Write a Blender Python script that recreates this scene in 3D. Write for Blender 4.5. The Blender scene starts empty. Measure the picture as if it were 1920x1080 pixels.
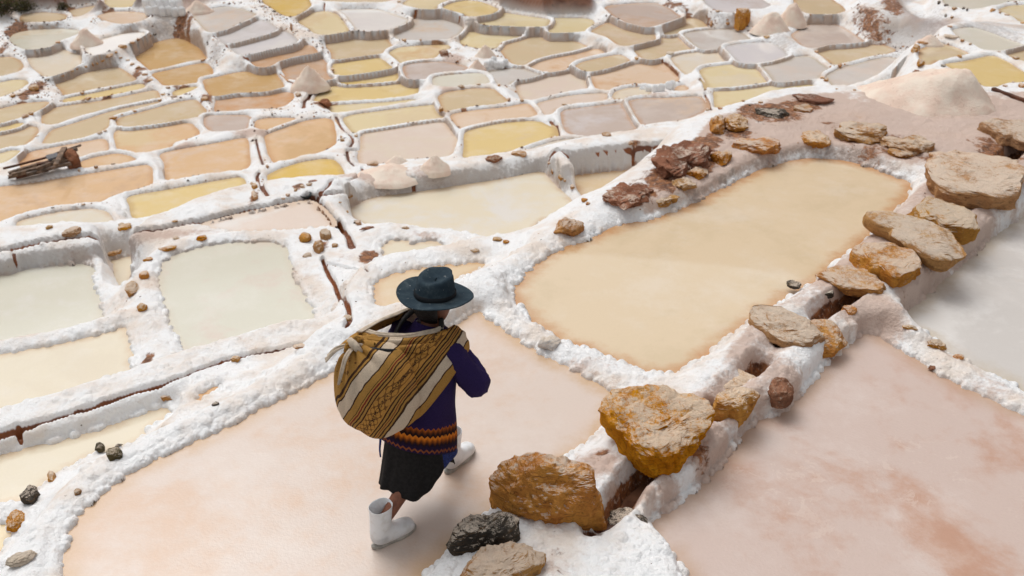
import bpy, bmesh, math, random
import numpy as np
from mathutils import Vector, Matrix
random.seed(7); RNG = np.random.RandomState(11)
scene = bpy.context.scene
col = scene.collection

# ------------------------------------------------------------------ camera, sky, sun, exposure
CAM_Z, PITCH, LENS = 3.75, math.radians(30), 35.0
FPX = 1920 * LENS / 36.0
cd = bpy.data.cameras.new("camera"); cam = bpy.data.objects.new("camera", cd); col.objects.link(cam)
cam.location = (0, 0, CAM_Z); cam.rotation_euler = (math.radians(90) - PITCH, 0, 0)
cd.lens = LENS; cd.sensor_width = 36; cd.clip_start = 0.05; cd.clip_end = 2000
cd.dof.use_dof = True; cd.dof.focus_distance = 5.2; cd.dof.aperture_fstop = 3.2
scene.camera = cam
SUN_EL, SUN_AZ = math.radians(58), math.radians(-35)      # azimuth from +Y towards +X
world = bpy.data.worlds.new("World"); scene.world = world; world.use_nodes = True
wn = world.node_tree.nodes; wl = world.node_tree.links; wn.clear()
sky = wn.new("ShaderNodeTexSky"); sky.sky_type = 'NISHITA'; sky.sun_disc = False
sky.sun_elevation = SUN_EL; sky.sun_rotation = SUN_AZ; sky.air_density = 1.0; sky.dust_density = 4.0; sky.ozone_density = 1.0
hs = wn.new("ShaderNodeHueSaturation"); hs.inputs['Saturation'].default_value = 0.09      # high cloud: grey-white sky
bg = wn.new("ShaderNodeBackground"); bg.inputs[1].default_value = 0.14
wo = wn.new("ShaderNodeOutputWorld")
wl.new(sky.outputs[0], hs.inputs['Color']); wl.new(hs.outputs[0], bg.inputs[0]); wl.new(bg.outputs[0], wo.inputs[0])
sd = bpy.data.lights.new("sun", 'SUN'); sd.energy = 0.9; sd.angle = math.radians(42); sd.color = (1.0, 0.98, 0.95)
sun = bpy.data.objects.new("sun", sd); col.objects.link(sun)
sdir = Vector((math.sin(SUN_AZ) * math.cos(SUN_EL), math.cos(SUN_AZ) * math.cos(SUN_EL), math.sin(SUN_EL)))
sun.rotation_euler = sdir.to_track_quat('Z', 'Y').to_euler()
scene.view_settings.view_transform = 'Standard'; scene.view_settings.look = 'None'
scene.view_settings.gamma = 1.0; scene.view_settings.use_curve_mapping = False
scene.view_settings.exposure = 0.05

# ------------------------------------------------------------------ helpers
CP, SP = math.cos(PITCH), math.sin(PITCH)
def ray(px, py):
    """direction of the sight line through a point of the photograph (world frame)"""
    a = (np.asarray(px, float) - 960) / FPX; b = (540 - np.asarray(py, float)) / FPX
    return np.stack([a, CP + b * SP, -SP + b * CP], -1)
def on_plane(px, py, z):
    d = ray(px, py); t = (np.asarray(z) - CAM_Z) / d[..., 2]
    return d[..., 0] * t, d[..., 1] * t
def lin(c):
    c = np.asarray(c, float) / 255.0
    return np.where(c <= 0.04045, c / 12.92, ((c + 0.055) / 1.055) ** 2.4)
def alb(c, k=0.86):
    return tuple(float(v) for v in np.clip(lin(c) * k, 0, 0.86))
LAT = RNG.rand(256, 256)
def vnoise(x, y, s, seed=0):
    x = np.asarray(x) / s + seed * 17.31; y = np.asarray(y) / s + seed * 9.77
    xi = np.floor(x).astype(int); yi = np.floor(y).astype(int); fx = x - xi; fy = y - yi
    fx = fx * fx * (3 - 2 * fx); fy = fy * fy * (3 - 2 * fy)
    a = LAT[xi & 255, yi & 255]; b = LAT[(xi + 1) & 255, yi & 255]; c = LAT[xi & 255, (yi + 1) & 255]; d = LAT[(xi + 1) & 255, (yi + 1) & 255]
    return ((a * (1 - fx) + b * fx) * (1 - fy) + (c * (1 - fx) + d * fx) * fy) * 2 - 1
def fbm(x, y, s, n=3, seed=0):
    r = 0; a = 1.0
    for k in range(n): r = r + a * vnoise(x, y, s / 2 ** k, seed + k * 3); a *= 0.5
    return r / 1.75
def chaikin(p, n=2):
    p = np.asarray(p, float)
    for _ in range(n):
        q = np.roll(p, -1, 0); r = np.empty((2 * len(p), p.shape[1]))
        r[0::2] = 0.84 * p + 0.16 * q; r[1::2] = 0.16 * p + 0.84 * q; p = r
    return p
def seg_dist(X, Y, pts, closed=True):
    best = np.full(X.shape, 1e9); n = len(pts); m = n if closed else n - 1
    for i in range(m):
        ax, ay = pts[i]; bx, by = pts[(i + 1) % n]; dx, dy = bx - ax, by - ay
        L = dx * dx + dy * dy + 1e-12
        t = np.clip(((X - ax) * dx + (Y - ay) * dy) / L, 0, 1)
        np.minimum(best, (X - ax - t * dx) ** 2 + (Y - ay - t * dy) ** 2, out=best)
    return np.sqrt(best)
def inside(X, Y, pts):
    r = np.zeros(X.shape, bool); n = len(pts)
    for i in range(n):
        ax, ay = pts[i]; bx, by = pts[(i + 1) % n]
        if ay == by: continue
        c = (ay > Y) != (by > Y)
        r ^= c & (X < (bx - ax) * (Y - ay) / (by - ay) + ax)
    return r
def tag(o, label=None, cat=None, group=None, kind=None):
    if label: o["label"] = label
    if cat: o["category"] = cat
    if group: o["group"] = group
    if kind: o["kind"] = kind
    return o
def mesh_obj(name, verts, faces, mat=None, parent=None, smooth=True):
    me = bpy.data.meshes.new(name); me.from_pydata([tuple(v) for v in verts], [], [tuple(f) for f in faces]); me.update()
    if smooth: me.polygons.foreach_set("use_smooth", [True] * len(me.polygons))
    if mat: me.materials.append(mat)
    o = bpy.data.objects.new(name, me); col.objects.link(o)
    if parent: o.parent = parent
    return o
def bm_obj(name, bm, mat=None, parent=None, smooth=True):
    me = bpy.data.meshes.new(name); bm.to_mesh(me); bm.free()
    if smooth: me.polygons.foreach_set("use_smooth", [True] * len(me.polygons))
    if mat: me.materials.append(mat)
    o = bpy.data.objects.new(name, me); col.objects.link(o)
    if parent: o.parent = parent
    return o
def quad_mesh(name, co, quads, mat, attrs=None):
    """numpy quads -> mesh object, with float attributes per vertex"""
    used = np.unique(quads); remap = np.full(len(co), -1, np.int64); remap[used] = np.arange(len(used))
    v = co[used]; q = remap[quads]
    me = bpy.data.meshes.new(name)
    me.vertices.add(len(v)); me.vertices.foreach_set("co", v.astype(np.float32).ravel())
    me.loops.add(q.size); me.loops.foreach_set("vertex_index", q.astype(np.int32).ravel())
    me.polygons.add(len(q)); me.polygons.foreach_set("loop_start", np.arange(0, q.size, 4, dtype=np.int32))
    me.polygons.foreach_set("use_smooth", np.ones(len(q), bool))
    me.update(calc_edges=True); me.validate()
    for k, a in (attrs or {}).items():
        at = me.attributes.new(k, 'FLOAT', 'POINT'); at.data.foreach_set("value", a[used].astype(np.float32))
    me.materials.append(mat)
    o = bpy.data.objects.new(name, me); col.objects.link(o)
    return o

# ------------------------------------------------------------------ material helpers
class NT:
    def __init__(s, name):
        s.m = bpy.data.materials.new(name); s.m.use_nodes = True; s.t = s.m.node_tree; s.n = s.t.nodes; s.l = s.t.links
        s.b = s.n["Principled BSDF"]
    def node(s, typ, **kw):
        n = s.n.new(typ)
        for k, v in kw.items(): setattr(n, k, v)
        return n
    def link(s, a, b): s.l.new(a, b); return b
    def val(s, x):
        if hasattr(x, 'is_linked'): return x
        n = s.node("ShaderNodeValue"); n.outputs[0].default_value = x; return n.outputs[0]
    def math(s, op, a, b=None, c=None, clamp=False):
        n = s.node("ShaderNodeMath", operation=op, use_clamp=clamp)
        for i, x in enumerate((a, b, c)):
            if x is None: continue
            if hasattr(x, 'is_linked'): s.l.new(x, n.inputs[i])
            else: n.inputs[i].default_value = x
        return n.outputs[0]
    def ss(s, x, a, b, lo=0.0, hi=1.0):
        n = s.node("ShaderNodeMapRange", interpolation_type='SMOOTHSTEP')
        s.l.new(x, n.inputs[0]); n.inputs[1].default_value = a; n.inputs[2].default_value = b; n.inputs[3].default_value = lo; n.inputs[4].default_value = hi
        return n.outputs[0]
    def mix(s, f, a, b, mode='MIX'):
        n = s.node("ShaderNodeMix", data_type='RGBA', blend_type=mode)
        if hasattr(f, 'is_linked'): s.l.new(f, n.inputs[0])
        else: n.inputs[0].default_value = f
        for k, x in ((6, a), (7, b)):
            if hasattr(x, 'is_linked'): s.l.new(x, n.inputs[k])
            else: n.inputs[k].default_value = (x[0], x[1], x[2], 1)
        return n.outputs[2]
    def noise(s, vec, scale, detail=4, rough=0.55, dist=0.0):
        n = s.node("ShaderNodeTexNoise"); n.inputs['Scale'].default_value = scale; n.inputs['Detail'].default_value = detail
        n.inputs['Roughness'].default_value = rough; n.inputs['Distortion'].default_value = dist
        if vec is not None: s.l.new(vec, n.inputs['Vector'])
        return n.outputs[0]
    def voro(s, vec, scale, feat='F1', out=0):
        n = s.node("ShaderNodeTexVoronoi", feature=feat); n.inputs['Scale'].default_value = scale
        if vec is not None: s.l.new(vec, n.inputs['Vector'])
        return n.outputs[out]
    def pos(s): return s.node("ShaderNodeNewGeometry").outputs['Position']
    def obj(s): return s.node("ShaderNodeTexCoord").outputs['Object']
    def nz(s):
        g = s.node("ShaderNodeNewGeometry"); x = s.node("ShaderNodeSeparateXYZ"); s.l.new(g.outputs['Normal'], x.inputs[0]); return x.outputs[2]
    def attr(s, name, typ='GEOMETRY'):
        return s.node("ShaderNodeAttribute", attribute_name=name, attribute_type=typ)
    def bump(s, h, strength, dist, normal=None):
        n = s.node("ShaderNodeBump"); n.inputs['Strength'].default_value = strength; n.inputs['Distance'].default_value = dist
        s.l.new(h, n.inputs['Height'])
        if normal is not None: s.l.new(normal, n.inputs['Normal'])
        return n.outputs[0]
    def out(s, color=None, rough=None, normal=None, spec=None, ior=None):
        for k, x in (('Base Color', color), ('Roughness', rough), ('Normal', normal), ('Specular IOR Level', spec), ('IOR', ior)):
            if x is None: continue
            if hasattr(x, 'is_linked'): s.l.new(x, s.b.inputs[k])
            elif k == 'Base Color': s.b.inputs[k].default_value = (x[0], x[1], x[2], 1)
            else: s.b.inputs[k].default_value = x
        return s.m

def mat_salt():
    t = NT("salt_crust"); P = t.pos()
    n1 = t.noise(P, 2.2, 5, 0.6); n2 = t.noise(P, 18, 5, 0.65); n3 = t.noise(P, 95, 3, 0.6)
    c = t.mix(t.ss(n1, 0.42, 0.68), alb((250, 249, 248), .97), alb((232, 219, 207), .95))
    c = t.mix(t.math('MULTIPLY', t.ss(n2, 0.54, 0.72), 0.5), c, alb((222, 213, 206), .92))
    # pale pinkish trodden salt
    pk = t.attr("pink").outputs['Fac']
    c = t.mix(t.math('MULTIPLY', t.ss(t.math('ADD', pk, t.math('MULTIPLY', t.math('SUBTRACT', n2, 0.5), 0.8)), 0.3, 0.7), 0.9), c, alb((210, 183, 167)))
    # grey grime on steep faces of old crust
    gr = t.attr("grime").outputs['Fac']
    gs = t.ss(t.math('ADD', t.math('MULTIPLY', gr, 0.6), t.math('SUBTRACT', n2, 0.5)), 0.18, 0.5)
    c = t.mix(t.math('MULTIPLY', gs, 0.55), c, alb((168, 158, 152)))
    c = t.mix(t.math('MULTIPLY', t.math('MULTIPLY', t.ss(t.noise(P, 1.1, 4, .6), .52, .66), t.ss(t.noise(P, 8, 5, .7, .5), .54, .68)), .45), c, alb((198, 160, 130)))      # rusty stains
    # specks
    sp = t.ss(t.noise(P, 30, 2, 0.5), 0.71, 0.76)
    c = t.mix(t.math('MULTIPLY', sp, t.math('MULTIPLY', t.ss(n1, 0.45, 0.65), 0.55)), c, alb((140, 116, 100)))
    # brown earth, breaking through in ragged patches
    er = t.attr("earth").outputs['Fac']
    e = t.ss(t.math('ADD', er, t.math('MULTIPLY', t.math('SUBTRACT', t.noise(P, 7, 6, 0.7, 0.6), 0.5), 1.5)), 0.42, 0.62)
    ec = t.mix(t.ss(n2, 0.3, 0.7), alb((92, 58, 42)), alb((176, 118, 74)))
    ec = t.mix(t.ss(t.noise(P, 40, 4, .6), 0.55, 0.7), ec, alb((196, 172, 156)))
    c = t.mix(e, c, ec)
    # wet ochre bed of the little channels
    ch = t.attr("chan").outputs['Fac']
    f = t.ss(t.math('ADD', ch, t.math('MULTIPLY', t.math('SUBTRACT', n2, 0.5), 0.35)), 0.42, 0.6)
    c = t.mix(f, c, t.mix(t.ss(n1, .4, .6), alb((150, 84, 38)), alb((112, 66, 44))))
    # brown tide line where the crust meets the brine
    ft = t.attr("foot").outputs['Fac']; c = t.mix(t.math('MULTIPLY', t.ss(t.math('ADD', ft, t.math('MULTIPLY', t.math('SUBTRACT', n1, 0.5), .9)), .3, .95), .5), c, alb((186, 142, 102)))
    # far hillside
    hl = t.attr("hill").outputs['Fac']
    hc = t.mix(t.ss(t.noise(P, 1.4, 6, .65, .4), 0.35, 0.65), alb((104, 66, 52)), alb((160, 112, 88)))
    hc = t.mix(t.ss(t.noise(P, 5, 6, .7), 0.58, 0.7), hc, alb((66, 44, 38)))
    c = t.mix(hl, c, hc)
    g = t.math('ADD', t.math('MULTIPLY', n2, 0.6), t.math('MULTIPLY', n3, 0.4))
    vb = t.voro(P, 42)
    nr = t.bump(g, 0.55, 0.03); nr = t.bump(t.math('SUBTRACT', 1.0, vb), 0.35, 0.012, nr)
    return t.out(c, t.ss(f, 0, 1, .62, .3), nr, 0.35)
def mat_pond():
    """sediment under a skin of brine; its colours are the pond's own (object properties)"""
    t = NT("pond_brine"); P = t.pos(); O = t.node("ShaderNodeObjectInfo")
    off = t.node("ShaderNodeVectorMath", operation='ADD'); sc_ = t.node("ShaderNodeVectorMath", operation='SCALE')
    cmb = t.node("ShaderNodeCombineXYZ"); t.link(O.outputs['Random'], cmb.inputs[0]); t.link(O.outputs['Random'], cmb.inputs[1])
    t.link(cmb.outputs[0], sc_.inputs[0]); sc_.inputs['Scale'].default_value = 37.0
    t.link(P, off.inputs[0]); t.link(sc_.outputs[0], off.inputs[1]); V = off.outputs[0]
    A = t.attr("tone_a", 'OBJECT').outputs['Color']; B = t.attr("tone_b", 'OBJECT').outputs['Color']; R = t.attr("tone_rim", 'OBJECT').outputs['Color']
    amt = t.attr("patch", 'OBJECT').outputs['Fac']; dry = t.attr("dry", 'OBJECT').outputs['Fac']
    n1 = t.noise(V, 0.85, 5, 0.6, 0.6); n2 = t.noise(V, 5.5, 6, 0.68); n3 = t.noise(V, 60, 3, 0.6)
    f = t.ss(t.math('ADD', t.math('MULTIPLY', n1, 0.72), t.math('MULTIPLY', n2, 0.28)), 0.47, 0.63)
    c = t.mix(t.math('MULTIPLY', f, amt), A, B)
    # pale crystal bloom
    bl = t.math('MULTIPLY', t.ss(t.noise(V, 1.5, 6, .7), 0.46, 0.70), 0.38)
    c = t.mix(bl, c, t.mix(0.55, A, (0.84, 0.80, 0.76)))
    # flakes of crust with darker edges (only drying ponds)
    vo = t.noise(V, 7.5, 8, 0.75, 0.7)
    fl = t.math('MULTIPLY', t.ss(vo, 0.56, 0.58), t.ss(t.noise(V, 1.1, 3), 0.5, 0.62))
    c = t.mix(t.math('MULTIPLY', t.math('MULTIPLY', fl, dry), 0.3), c, alb((236, 219, 206)))
    ln = t.math('MULTIPLY', t.math('SUBTRACT', t.ss(vo, 0.535, 0.555), t.ss(vo, 0.56, 0.575)), t.ss(t.noise(V, 1.1, 3), 0.48, 0.6))
    c = t.mix(t.math('MULTIPLY', t.math('MULTIPLY', ln, dry), 0.04), c, alb((168, 124, 104)))
    fine = t.math('ADD', 0.965, t.math('MULTIPLY', n3, 0.07))
    fm = t.node("ShaderNodeCombineXYZ"); [t.link(fine, fm.inputs[i]) for i in range(3)]
    c = t.mix(1.0, c, fm.outputs[0], 'MULTIPLY')
    # ochre stain of the shallows along the bank, dike shadow painted in
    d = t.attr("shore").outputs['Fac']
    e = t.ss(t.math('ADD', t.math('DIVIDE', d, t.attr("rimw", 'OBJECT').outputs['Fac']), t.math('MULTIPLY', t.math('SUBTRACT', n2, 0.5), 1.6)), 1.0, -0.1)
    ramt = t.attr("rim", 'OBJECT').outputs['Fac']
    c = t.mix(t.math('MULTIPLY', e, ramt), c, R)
    rough = t.math('ADD', t.math('MULTIPLY', dry, 0.42), 0.025)
    h = t.math('ADD', t.math('MULTIPLY', n3, 0.5), t.math('MULTIPLY', n2, 0.6))
    nr = t.node("ShaderNodeBump"); t.link(h, nr.inputs['Height']); nr.inputs['Distance'].default_value = 0.006
    t.link(t.math('ADD', t.math('MULTIPLY', dry, 0.6), 0.004), nr.inputs['Strength'])
    return t.out(c, rough, nr.outputs[0], 0.5, 1.5)
M = {'salt': mat_salt(), 'pond': mat_pond()}

# ------------------------------------------------------------------ the ponds (outlines surveyed from the photograph, each set on its own level)
PAL = dict(cream=(236, 222, 198), tan=(216, 194, 158), amber=(208, 168, 112), yellow=(234, 206, 142), gold=(230, 192, 102), orange=(230, 190, 146),
           peach=(234, 206, 178), pink=(230, 211, 196), mauve=(204, 187, 176), grey=(214, 208, 202), lilac=(224, 220, 222), white=(241, 237, 232),
           pale=(227, 223, 206), brown=(212, 174, 142), rust=(220, 160, 104), butter=(236, 218, 174), sand=(231, 206, 170), ivory=(240, 228, 204), rose=(212, 190, 179), clay=(200, 156, 132), beige=(234, 212, 180), dusk=(224, 206, 193), stain=(222, 184, 152))
REG = dict(A=(0, 0, 4.8), B=(400, 0, 4.8), C=(800, 0, 4.8), D=(1200, 0, 4.8), E=(1520, 0, 4.8), F=(0, 200, 4.8), G=(400, 200, 4.8), H=(800, 200, 4.8),
           L=(0, 360, 3.0), K=(0, 720, 3.0), W=(0, 0, 1.0))
PONDS = [
 # region, outline, main tone, patch tone, patch amount, level offset, description
 ('W', [(112,1260),(116,1090),(118,1040),(125,985),(160,945),(240,885),(330,840),(430,795),(520,748),(580,720),(640,685),(720,650),(800,625),(850,608),(893,578),(930,605),(980,640),(1020,665),(1070,690),(1120,715),(1162,742),(1150,790),(1110,825),(1060,860),(1040,880),(960,930),(925,955),(880,1000),(840,1040),(790,1085),(700,1260)], 'dusk', 'stain', .7, 0, 'broad shallow pinkish pond the person walks across'),
 ('W', [(957,545),(975,520),(1020,480),(1080,455),(1110,445),(1160,420),(1200,415),(1250,400),(1280,390),(1330,365),(1370,345),(1420,320),(1470,303),(1520,296),(1590,302),(1650,320),(1715,345),(1700,375),(1660,420),(1600,470),(1540,520),(1480,560),(1420,590),(1390,620),(1330,660),(1290,690),(1250,700),(1200,690),(1150,670),(1090,645),(1050,635),(1000,605),(970,575)], 'beige', 'tan', .4, 0, 'long beige pond lying beside the stone-capped channel'),
 ('W', [(1217,1000),(1215,978),(1280,933),(1323,897),(1357,860),(1383,817),(1420,785),(1467,773),(1490,750),(1513,720),(1560,670),(1613,623),(1643,627),(1680,650),(1730,677),(1763,700),(1800,720),(1847,743),(1887,763),(1920,777),(2120,850),(2150,1260),(1330,1260),(1290,1080),(1260,1040)], 'rose', 'clay', 1.0, 0, 'drying pink pond with flaking crust and old bootprints'),
 ('W', [(1680,593),(1713,573),(1780,513),(1847,453),(1897,417),(1920,403),(2080,310),(2220,700),(2000,775),(1920,730),(1893,710),(1847,690),(1780,660),(1747,627),(1697,600)], 'grey', 'white', .8, 0, 'whitish grey pond beyond the thin diagonal dike'),
 ('K', [(-120,470),(0,395),(100,370),(300,320),(600,240),(800,160),(940,120),(975,125),(965,150),(850,220),(780,290),(700,330),(550,370),(480,385),(400,430),(300,500),(230,560),(120,630),(80,640),(0,650),(-120,680)], 'ivory', 'peach', .5, 0, 'narrow cream pond squeezed between lower channel and lumpy dike'),
 ('K', [(-120,790),(0,765),(40,770),(60,830),(30,900),(0,930),(-120,950)], 'butter', 'yellow', .5, 0, 'small yellowish pond corner beside the ochre stone'),
 ('K', [(1090,95),(1120,60),(1180,20),(1260,-5),(1230,20),(1170,50),(1110,90)], 'orange', 'amber', .5, 0, 'sliver of orange water in the lumpy dike'),
 ('L', [(-160,930),(0,915),(200,880),(450,830),(650,770),(700,750),(735,800),(750,900),(760,1000),(745,1060),(600,1120),(300,1220),(0,1310),(-160,1350)], 'ivory', 'cream', .6, 0, 'pale buttery pond just above the lower channel'),
 ('L', [(-120,560),(-20,470),(60,465),(150,430),(300,415),(450,405),(540,415),(530,480),(555,560),(575,620),(585,715),(400,755),(200,790),(0,840),(-120,860)], 'pale', 'white', .6, 0, 'milky greenish pond under the cracked channel wall'),
 ('L', [(620,470),(620,385),(700,365),(880,335),(830,370),(770,420),(740,480),(720,530),(720,620),(680,590),(640,530)], 'ivory', 'cream', .3, 0, 'wedge-shaped cream pond beside a row of ochre stones'),
 ('L', [(890,420),(920,385),(1000,350),(1150,305),(1350,280),(1550,285),(1620,320),(1640,400),(1690,530),(1760,650),(1805,740),(1770,780),(1600,830),(1400,865),(1230,905),(1100,950),(1045,960),(1000,850),(940,720),(905,600),(890,500)], 'pale', 'pink', .8, 0, 'pale grey-green pond with a blush of pink, rounded corners'),
 ('L', [(80,200),(100,165),(300,120),(500,95),(600,110),(640,190),(630,235),(470,245),(400,225),(200,195)], 'ivory', 'white', .6, 0, 'creamy pond right above the long channel with a brown stone'),
 ('L', [(-90,270),(0,262),(150,235),(235,240),(200,265),(0,300),(-90,308)], 'white', 'pale', .4, 0, 'thin white strip pond touching the long channel'),
 ('L', [(1120,195),(1300,145),(1500,100),(1735,52),(1800,95),(1880,180),(1600,195),(1300,205)], 'pink', 'white', .7, .06, 'dry pinkish salt flat where the side channel branches'),
 ('W', [(652,392),(680,378),(720,368),(800,360),(870,350),(960,333),(1010,325),(1025,328),(1060,365),(1085,390),(1060,402),(1015,405),(1000,430),(960,445),(900,450),(860,445),(780,430),(700,425),(665,410)], 'ivory', 'white', .8, 0, 'big cream pond under the white channel wall'),
 ('W', [(1065,332),(1090,328),(1150,322),(1200,318),(1245,312),(1240,325),(1190,345),(1150,360),(1130,385),(1105,385),(1085,355)], 'sand', 'cream', .4, 0, 'sandy pond between the channel wall and brown earth bank'),
 ('W', [(1038,410),(1060,407),(1105,400),(1095,415),(1060,424),(1042,420)], 'yellow', 'amber', .3, 0, 'tiny yellow pool behind the brown boulder'),
 ('W', [(713,460),(735,450),(770,452),(775,458),(800,452),(820,452),(848,468),(800,478),(760,483),(715,486)], 'ivory', 'cream', .3, 0, 'small lobed cream pool behind the hat'),
 ('W', [(693,545),(700,530),(720,518),(760,505),(820,497),(890,492),(920,490),(900,500),(870,515),(850,535),(810,565),(760,585),(720,588),(708,583),(700,570)], 'sand', 'orange', .4, 0, 'beige pool with ochre rim right behind the hat'),
 # beyond the long channel, lower terrace
 ('F', [(-160,735),(0,725),(300,690),(650,630),(900,590),(1200,540),(1330,522),(1370,560),(1365,690),(1200,730),(1000,790),(850,850),(700,885),(480,905),(300,945),(100,1015),(0,1035),(-160,1055)], 'orange', 'brown', .8, 0, 'large orange pond below the heap of old planks'),
 ('F', [(1140,830),(1200,800),(1500,755),(1920,680),(2150,640),(2190,660),(2230,800),(2200,830),(2000,870),(1700,920),(1400,1010),(1240,1035),(1190,960),(1170,880)], 'yellow', 'butter', .6, 0, 'clear yellow pond resting on the long channel'),
 ('F', [(1450,430),(1600,390),(1920,335),(2200,285),(2230,320),(2240,400),(2250,510),(2200,545),(2000,575),(1700,620),(1490,670),(1480,600),(1480,500)], 'orange', 'pink', .6, 0, 'orange pond with a pink bloom over its right half'),
 ('F', [(1040,215),(1200,200),(1500,165),(1720,150),(1780,220),(1775,245),(1650,280),(1550,320),(1540,365),(1400,385),(1250,415),(1150,400),(1060,380)], 'orange', 'butter', .6, 0, 'apricot pond ending at a dark upright stone'),
 ('F', [(180,490),(200,450),(300,405),(500,365),(700,330),(920,290),(965,330),(970,385),(850,430),(710,460),(690,480),(500,525),(300,545),(200,535)], 'peach', 'rust', .7, 0, 'peach pond half hidden by the heap of planks'),
 ('F', [(715,530),(730,495),(900,450),(1040,425),(1150,445),(1230,470),(1100,490),(900,520),(780,535)], 'orange', 'yellow', .4, 0, 'narrow orange pond beside the heap of planks'),
 ('F', [(-140,450),(0,430),(100,400),(170,400),(100,440),(50,475),(0,490),(-140,505)], 'butter', 'cream', .3, 0, 'small buttery pond just above the heap of planks'),
 ('F', [(-140,270),(0,240),(150,200),(270,185),(320,195),(330,230),(280,290),(200,330),(100,360),(0,385),(-140,410)], 'tan', 'sand', .5, 0, 'tan pond under a dike of dark stones'),
 ('F', [(-140,200),(0,180),(150,152),(215,155),(150,170),(0,205),(-140,218)], 'yellow', 'tan', .3, 0, 'thin yellow strip pond between two stony dikes'),
 ('F', [(-140,40),(0,25),(200,-25),(440,-45),(370,0),(300,30),(170,80),(0,140),(-140,155)], 'tan', 'butter', .4, 0, 'tan pond with a clump of dark earth on its dike'),
 ('F', [(390,145),(405,60),(430,25),(600,0),(900,-45),(1200,-105),(1400,-145),(1425,-100),(1400,-75),(1100,-30),(750,55),(600,100),(480,140)], 'tan', 'sand', .4, 0, 'long tan pond, widest at its squared end'),
 ('F', [(385,330),(420,270),(480,215),(620,170),(900,75),(1080,30),(1300,-15),(1450,-45),(1300,10),(1180,40),(1040,65),(985,95),(975,180),(880,225),(700,275),(520,320)], 'tan', 'sand', .4, 0, 'tan pond tapering to a long thin tail'),
 ('F', [(1060,165),(1058,115),(1250,60),(1450,10),(1640,-45),(1750,-60),(1800,-10),(1855,40),(1800,70),(1600,105),(1300,150),(1150,168)], 'tan', 'amber', .4, 0, 'tan pond above the apricot one'),
 ('G', [(-72,86),(120,76),(335,78),(345,190),(150,205),(0,215),(-80,160)], 'mauve', 'brown', .7, 0, 'small dusky pink pond with square ends'),
 ('G', [(390,175),(400,125),(500,108),(720,105),(740,110),(600,165),(550,185),(440,180)], 'orange', 'peach', .4, 0, 'small triangular orange pond'),
 ('G', [(470,300),(480,265),(600,215),(820,130),(1000,108),(1050,125),(1090,220),(1110,330),(1000,380),(700,470),(600,505),(540,490),(490,410)], 'orange', 'amber', .5, 0, 'big apricot-orange pond between two cracked dikes'),
 ('G', [(480,620),(600,560),(800,500),(980,470),(1080,480),(1130,530),(1180,625),(1080,620),(960,660),(800,690),(600,750),(530,765),(510,700)], 'gold', 'yellow', .6, 0, 'bright golden pond above the dark bowl'),
 ('G', [(1185,105),(1250,80),(1500,45),(1800,5),(2040,-20),(2070,20),(2110,110),(2000,130),(1600,180),(1300,220),(1260,225),(1220,170)], 'butter', 'sand', .5, 0, 'buttery pond above the pink pond with heaps'),
 ('G', [(1330,250),(1500,225),(1800,175),(2070,140),(2120,200),(2190,290),(2185,350),(2140,420),(2060,445),(1950,440),(1700,450),(1500,490),(1330,500),(1295,450),(1330,370)], 'pink', 'cream', .6, 0, 'pale pink pond with salt heaps on its bank'),
 ('H', [(330,450),(345,300),(350,225),(450,195),(700,150),(900,133),(1020,140),(1080,175),(1140,195),(1130,260),(1020,290),(900,350),(700,390),(550,420),(400,455)], 'yellow', 'sand', .7, 0, 'yellow-green pond above the long channel with rounded corner'),
 ('H', [(215,75),(400,40),(700,10),(900,-25),(940,10),(990,65),(800,105),(500,155),(330,190),(290,180)], 'peach', 'rust', .45, 0, 'apricot strip pond with one rusty spot'),
 ('W', [(1055,208),(1100,203),(1170,193),(1180,203),(1208,235),(1170,247),(1133,252),(1117,262),(1067,247),(1057,227)], 'mauve', 'lilac', .7, 0, 'mauve-grey pond with a lilac bloom'),
 ('D', [(-98,915),(0,895),(300,880),(550,870),(585,960),(570,1010),(400,1060),(100,1090),(20,1115),(-30,1020)], 'mauve', 'peach', .7, 0, 'greyish pond with a broad pink stain'),
 ('H', [(890,410),(960,370),(1100,330),(1300,295),(1430,305),(1500,345),(1400,365),(1100,410),(960,440)], 'white', 'cream', .4, 0, 'chalky white crescent pond above the long channel'),
 ('H', [(1700,325),(1740,295),(1900,260),(2050,240),(2250,230),(2350,235),(2330,262),(2150,290),(1900,325),(1750,335)], 'cream', 'white', .4, 0, 'slim cream pond following the long channel'),
 # middle terrace
 ('B', [(-80,720),(0,705),(200,660),(400,640),(540,650),(600,740),(635,775),(480,808),(200,815),(60,840),(0,850),(-60,800)], 'amber', 'tan', .5, 0, 'amber pond under the high white wall'),
 ('B', [(15,1000),(40,920),(80,860),(200,840),(450,830),(700,835),(730,880),(620,950),(400,975),(200,990),(60,1010)], 'brown', 'rust', .8, 0, 'brown pond with a bright rusty stain'),
 ('B', [(920,915),(940,860),(1000,800),(1060,780),(1300,765),(1600,755),(1850,750),(1830,840),(1600,870),(1300,890),(1050,905)], 'yellow', 'amber', .4, 0, 'long yellow pond with a shaggy earth clump at its end'),
 ('B', [(1055,985),(1060,955),(1200,945),(1500,930),(1800,895),(1830,905),(1600,945),(1300,980),(1100,998)], 'butter', 'yellow', .4, 0, 'thin buttery strip under the long yellow pond'),
 ('B', [(585,570),(720,530),(900,500),(970,530),(1045,620),(1075,700),(950,720),(740,705),(680,700),(640,640)], 'brown', 'mauve', .7, 0, 'brownish pond with a pointed salt heap in its corner'),
 ('B', [(1085,590),(1130,560),(1300,535),(1470,520),(1550,560),(1610,605),(1400,635),(1200,660),(1100,672)], 'yellow', 'sand', .4, 0, 'yellow pond beside the reddish stone, larger of a stepped pair'),
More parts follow.
